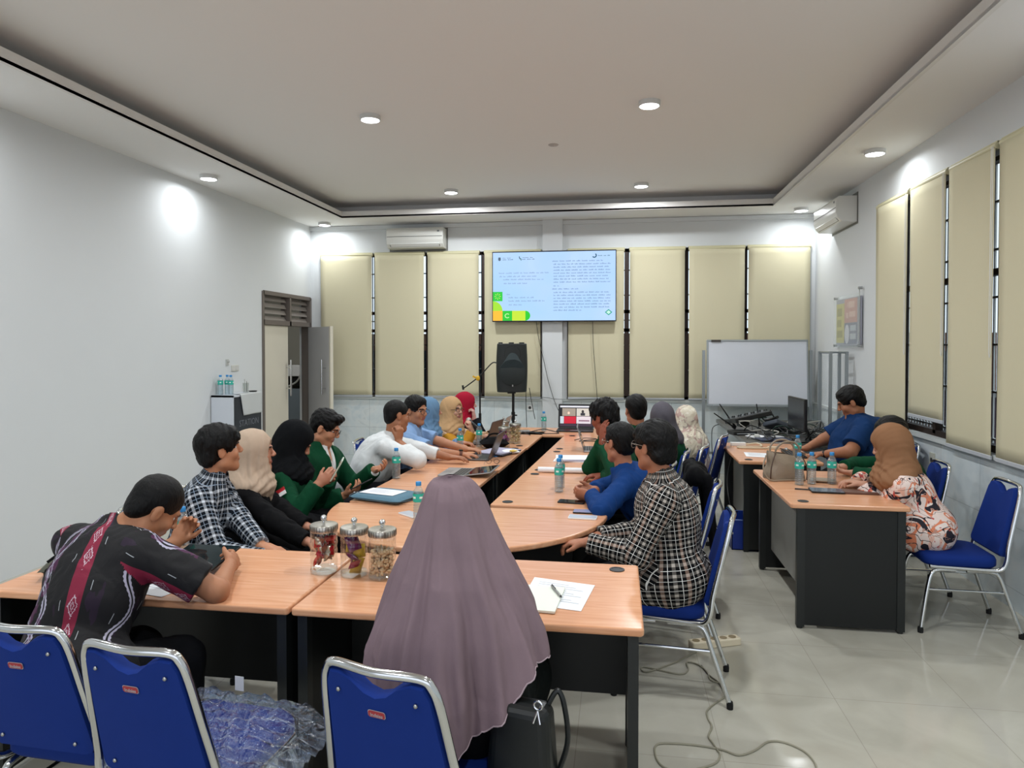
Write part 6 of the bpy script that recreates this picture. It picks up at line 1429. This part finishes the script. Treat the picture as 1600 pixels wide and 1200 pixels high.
cable('dark cable crossing the rear window side desk toward the handbag',[(1.46,6.60,TZ+.006),(1.56,6.50,TZ+.006),(1.60,6.30,TZ+.006)],.005,mat('cord_brown','#5a4436'))
cable('black cable hanging from the rear window side desk to the floor crate',[(1.0,6.4,TZ-.05),(.96,6.35,.5),(.97,6.2,.3),(1.02,6.15,.27)],.005)
# ---------------- poster
po=thing('poster_frame','framed poster in yellow, pink and violet behind acrylic on the window wall','poster',(XR-.012,8.12,1.69),-PI/2)
MB().b2(-.41,.41,-.012,0,0,.52).build('backing',mat('poster_grey','#9a9ba6',rough=.5),po)
MB().b2(-.395,-.12,-.015,-.012,.03,.47).build('yellow_panel',mat('poster_yellow','#c9bd5e',rough=.5),po)
MB().b2(-.115,.30,-.015,-.012,.25,.51).build('pink_panel',mat('poster_pink','#c98f80',rough=.5),po); MB().b2(-.115,.30,-.015,-.012,.02,.248).build('violet_panel',mat('poster_violet','#6f7187',rough=.5),po)
MB().prism([(-.02+.075*math.cos(t),.125+.105*math.sin(t)) for t in np.linspace(0,2*PI,28)[:-1]],.0152,.017,R=Matrix(((1,0,0),(0,0,-1),(0,1,0)))).build('white_disc',mat('poster_white','#d5d4dc',rough=.5),po)
m=MB()
for (a_,b_,c_,d_) in ((-.36,-.2,.33,.42),(-.36,-.22,.21,.29),(-.37,-.18,.09,.17)): m.b2(a_,b_,-.0165,-.015,c_,d_)
m.build('yellow_print',mat('poster_olive','#a29a40'),po); m=MB()
for (a_,b_,c_,d_) in ((-.02,.02,.42,.47),(.03,.22,.41,.48),(-.05,.02,.30,.36),(.05,.25,.31,.37)): m.b2(a_,b_,-.0165,-.015,c_,d_)
m.build('pink_print',mat('poster_salmon','#e0b7a6'),po); m=MB()
for (a_,b_,c_,d_) in ((.09,.27,.16,.22),(.09,.27,.07,.13)): m.b2(a_,b_,-.0165,-.015,c_,d_)
m.build('violet_print',mat('poster_pale','#b9bdc6'),po)
MB().b2(-.43,.43,-.034,-.03,-.02,.55).build('acrylic_cover',M_rg,po)
for (x,z) in ((-.41,0),(.41,0),(-.41,.54),(.41,.60)): MB().lathe([(.014,0),(.014,.04)],12,c=(x,-.0,z),R=Matrix.Rotation(PI/2,3,'X')).build('standoff',M_steel,po,smooth=True)
MB().b2(.405,.415,-.03,-.025,0,.6).build('side_wire',M_steel,po)
# ---------------- cabinet by the left wall
cb=thing('small_cabinet','narrow white sided cabinet with black front and a pale cloth, against the bare wall','cabinet',(XL,6.97,0)); cw=float(at(364,640,6.97)[0]-XL)
MB().b2(.01,cw,0,.02,.0,1.15).b2(.01,cw,0,.62,1.13,1.15).build('side_panel',mat('cabinet_white','#cdd2da',rough=.4),cb); MB().b2(.01,cw-.01,.02,.62,0,1.13).build('cabinet_body',mat('cabinet_black','#1b1f28',rough=.4),cb)
MB().b2(cw-.01,cw+.002,.02,.60,.0,1.125).build('front_door',mat('cabinet_black','#1b1f28',rough=.4),cb)
text_mesh('STATION',.10,mat('text_grey','#6a6d75'),'door_lettering',cb,(cw+.003,.12,.80),(PI/2,0,PI/2))
cl=thing('hand_towel','pale grey cloth hanging over the black front of the small cabinet','cloth',(XL+cw,7.3,1.15))
def cf(u,v):
    y=-.20+u*.46+.06*v*(.5-u); z=.006-v*.27; x=.008+.006*math.sin(9*u)*v
    if v<.12: x=-.08+.088*(v/.12); z=.006
    else: z=.006-(v-.12)*.27
    return Vector((x,y+.04*v,z))
MB().grid(cf,16,20).build('cloth',mat('towel_grey','#c3c6c6',rough=.9),cl,smooth=True,solid=.004)
for i,(x,y,l) in enumerate(((.06,.10,'empty looking water bottle on the small cabinet, leftmost of three'),(.105,.16,'water bottle on the small cabinet, middle of three'),(.17,.12,'water bottle on the small cabinet, rightmost of three'))): bottle(l,XL+x,6.97+y,1.151)
t=thing('drinking_glass','clear drinking glass holding utensils on the small cabinet','glass',(XL+cw+-.02+.0,7.27,1.151+.012)); MB().lathe([(.028,0),(.034,.11),(.032,.11),(.026,.006)],20).build('glass_body',M_jar,t,smooth=True); MB().tube([(-.01,0,.01),(-.02,.01,.15)],.004,6).tube([(.01,0,.01),(.015,-.01,.13)],.004,6).build('utensils',M_steel,t)
t=thing('black_tray','small black dish next to the glass on the small cabinet','dish',(XL+cw-.04,7.46,1.151+.0)); MB().lathe([(.03,0),(.05,.022),(.046,.022),(.028,.006)],20).build('dish',M_blkp,t,smooth=True)
# unseen ceiling lamp, added to brighten the dark corridor
t=thing('added_corridor_lamp','unseen ceiling lamp added to brighten the corridor beyond the doorway','light',(XL-1.4,10.2,3.0)); MB().lathe([(.12,0),(.11,-.04)],24).build('shade',M_lamp,t)
l=bpy.data.lights.new('added_corridor_light','AREA'); l.shape='DISK'; l.size=.3; l.energy=22; lo=bpy.data.objects.new('added_corridor_light',l); col.objects.link(lo); lo.parent=t; lo.location=(0,0,-.06)
EXPO=-.25
# ================================================================ LIGHT
w=bpy.data.worlds.new('world'); sc.world=w; w.use_nodes=True
bg=w.node_tree.nodes['Background']; bg.inputs[0].default_value=srgb('#e9f0fb'); bg.inputs[1].default_value=1.9
sc.view_settings.view_transform='Standard'; sc.view_settings.look='None'; sc.view_settings.gamma=1; sc.view_settings.exposure=EXPO; sc.view_settings.use_curve_mapping=False
sc.cycles.use_denoising=True; sc.cycles.max_bounces=8; sc.cycles.transparent_max_bounces=8; sc.cycles.transmission_bounces=8; sc.cycles.caustics_reflective=False; sc.cycles.caustics_refractive=False; sc.cycles.sample_clamp_indirect=6
sc.cycles.use_adaptive_sampling=True
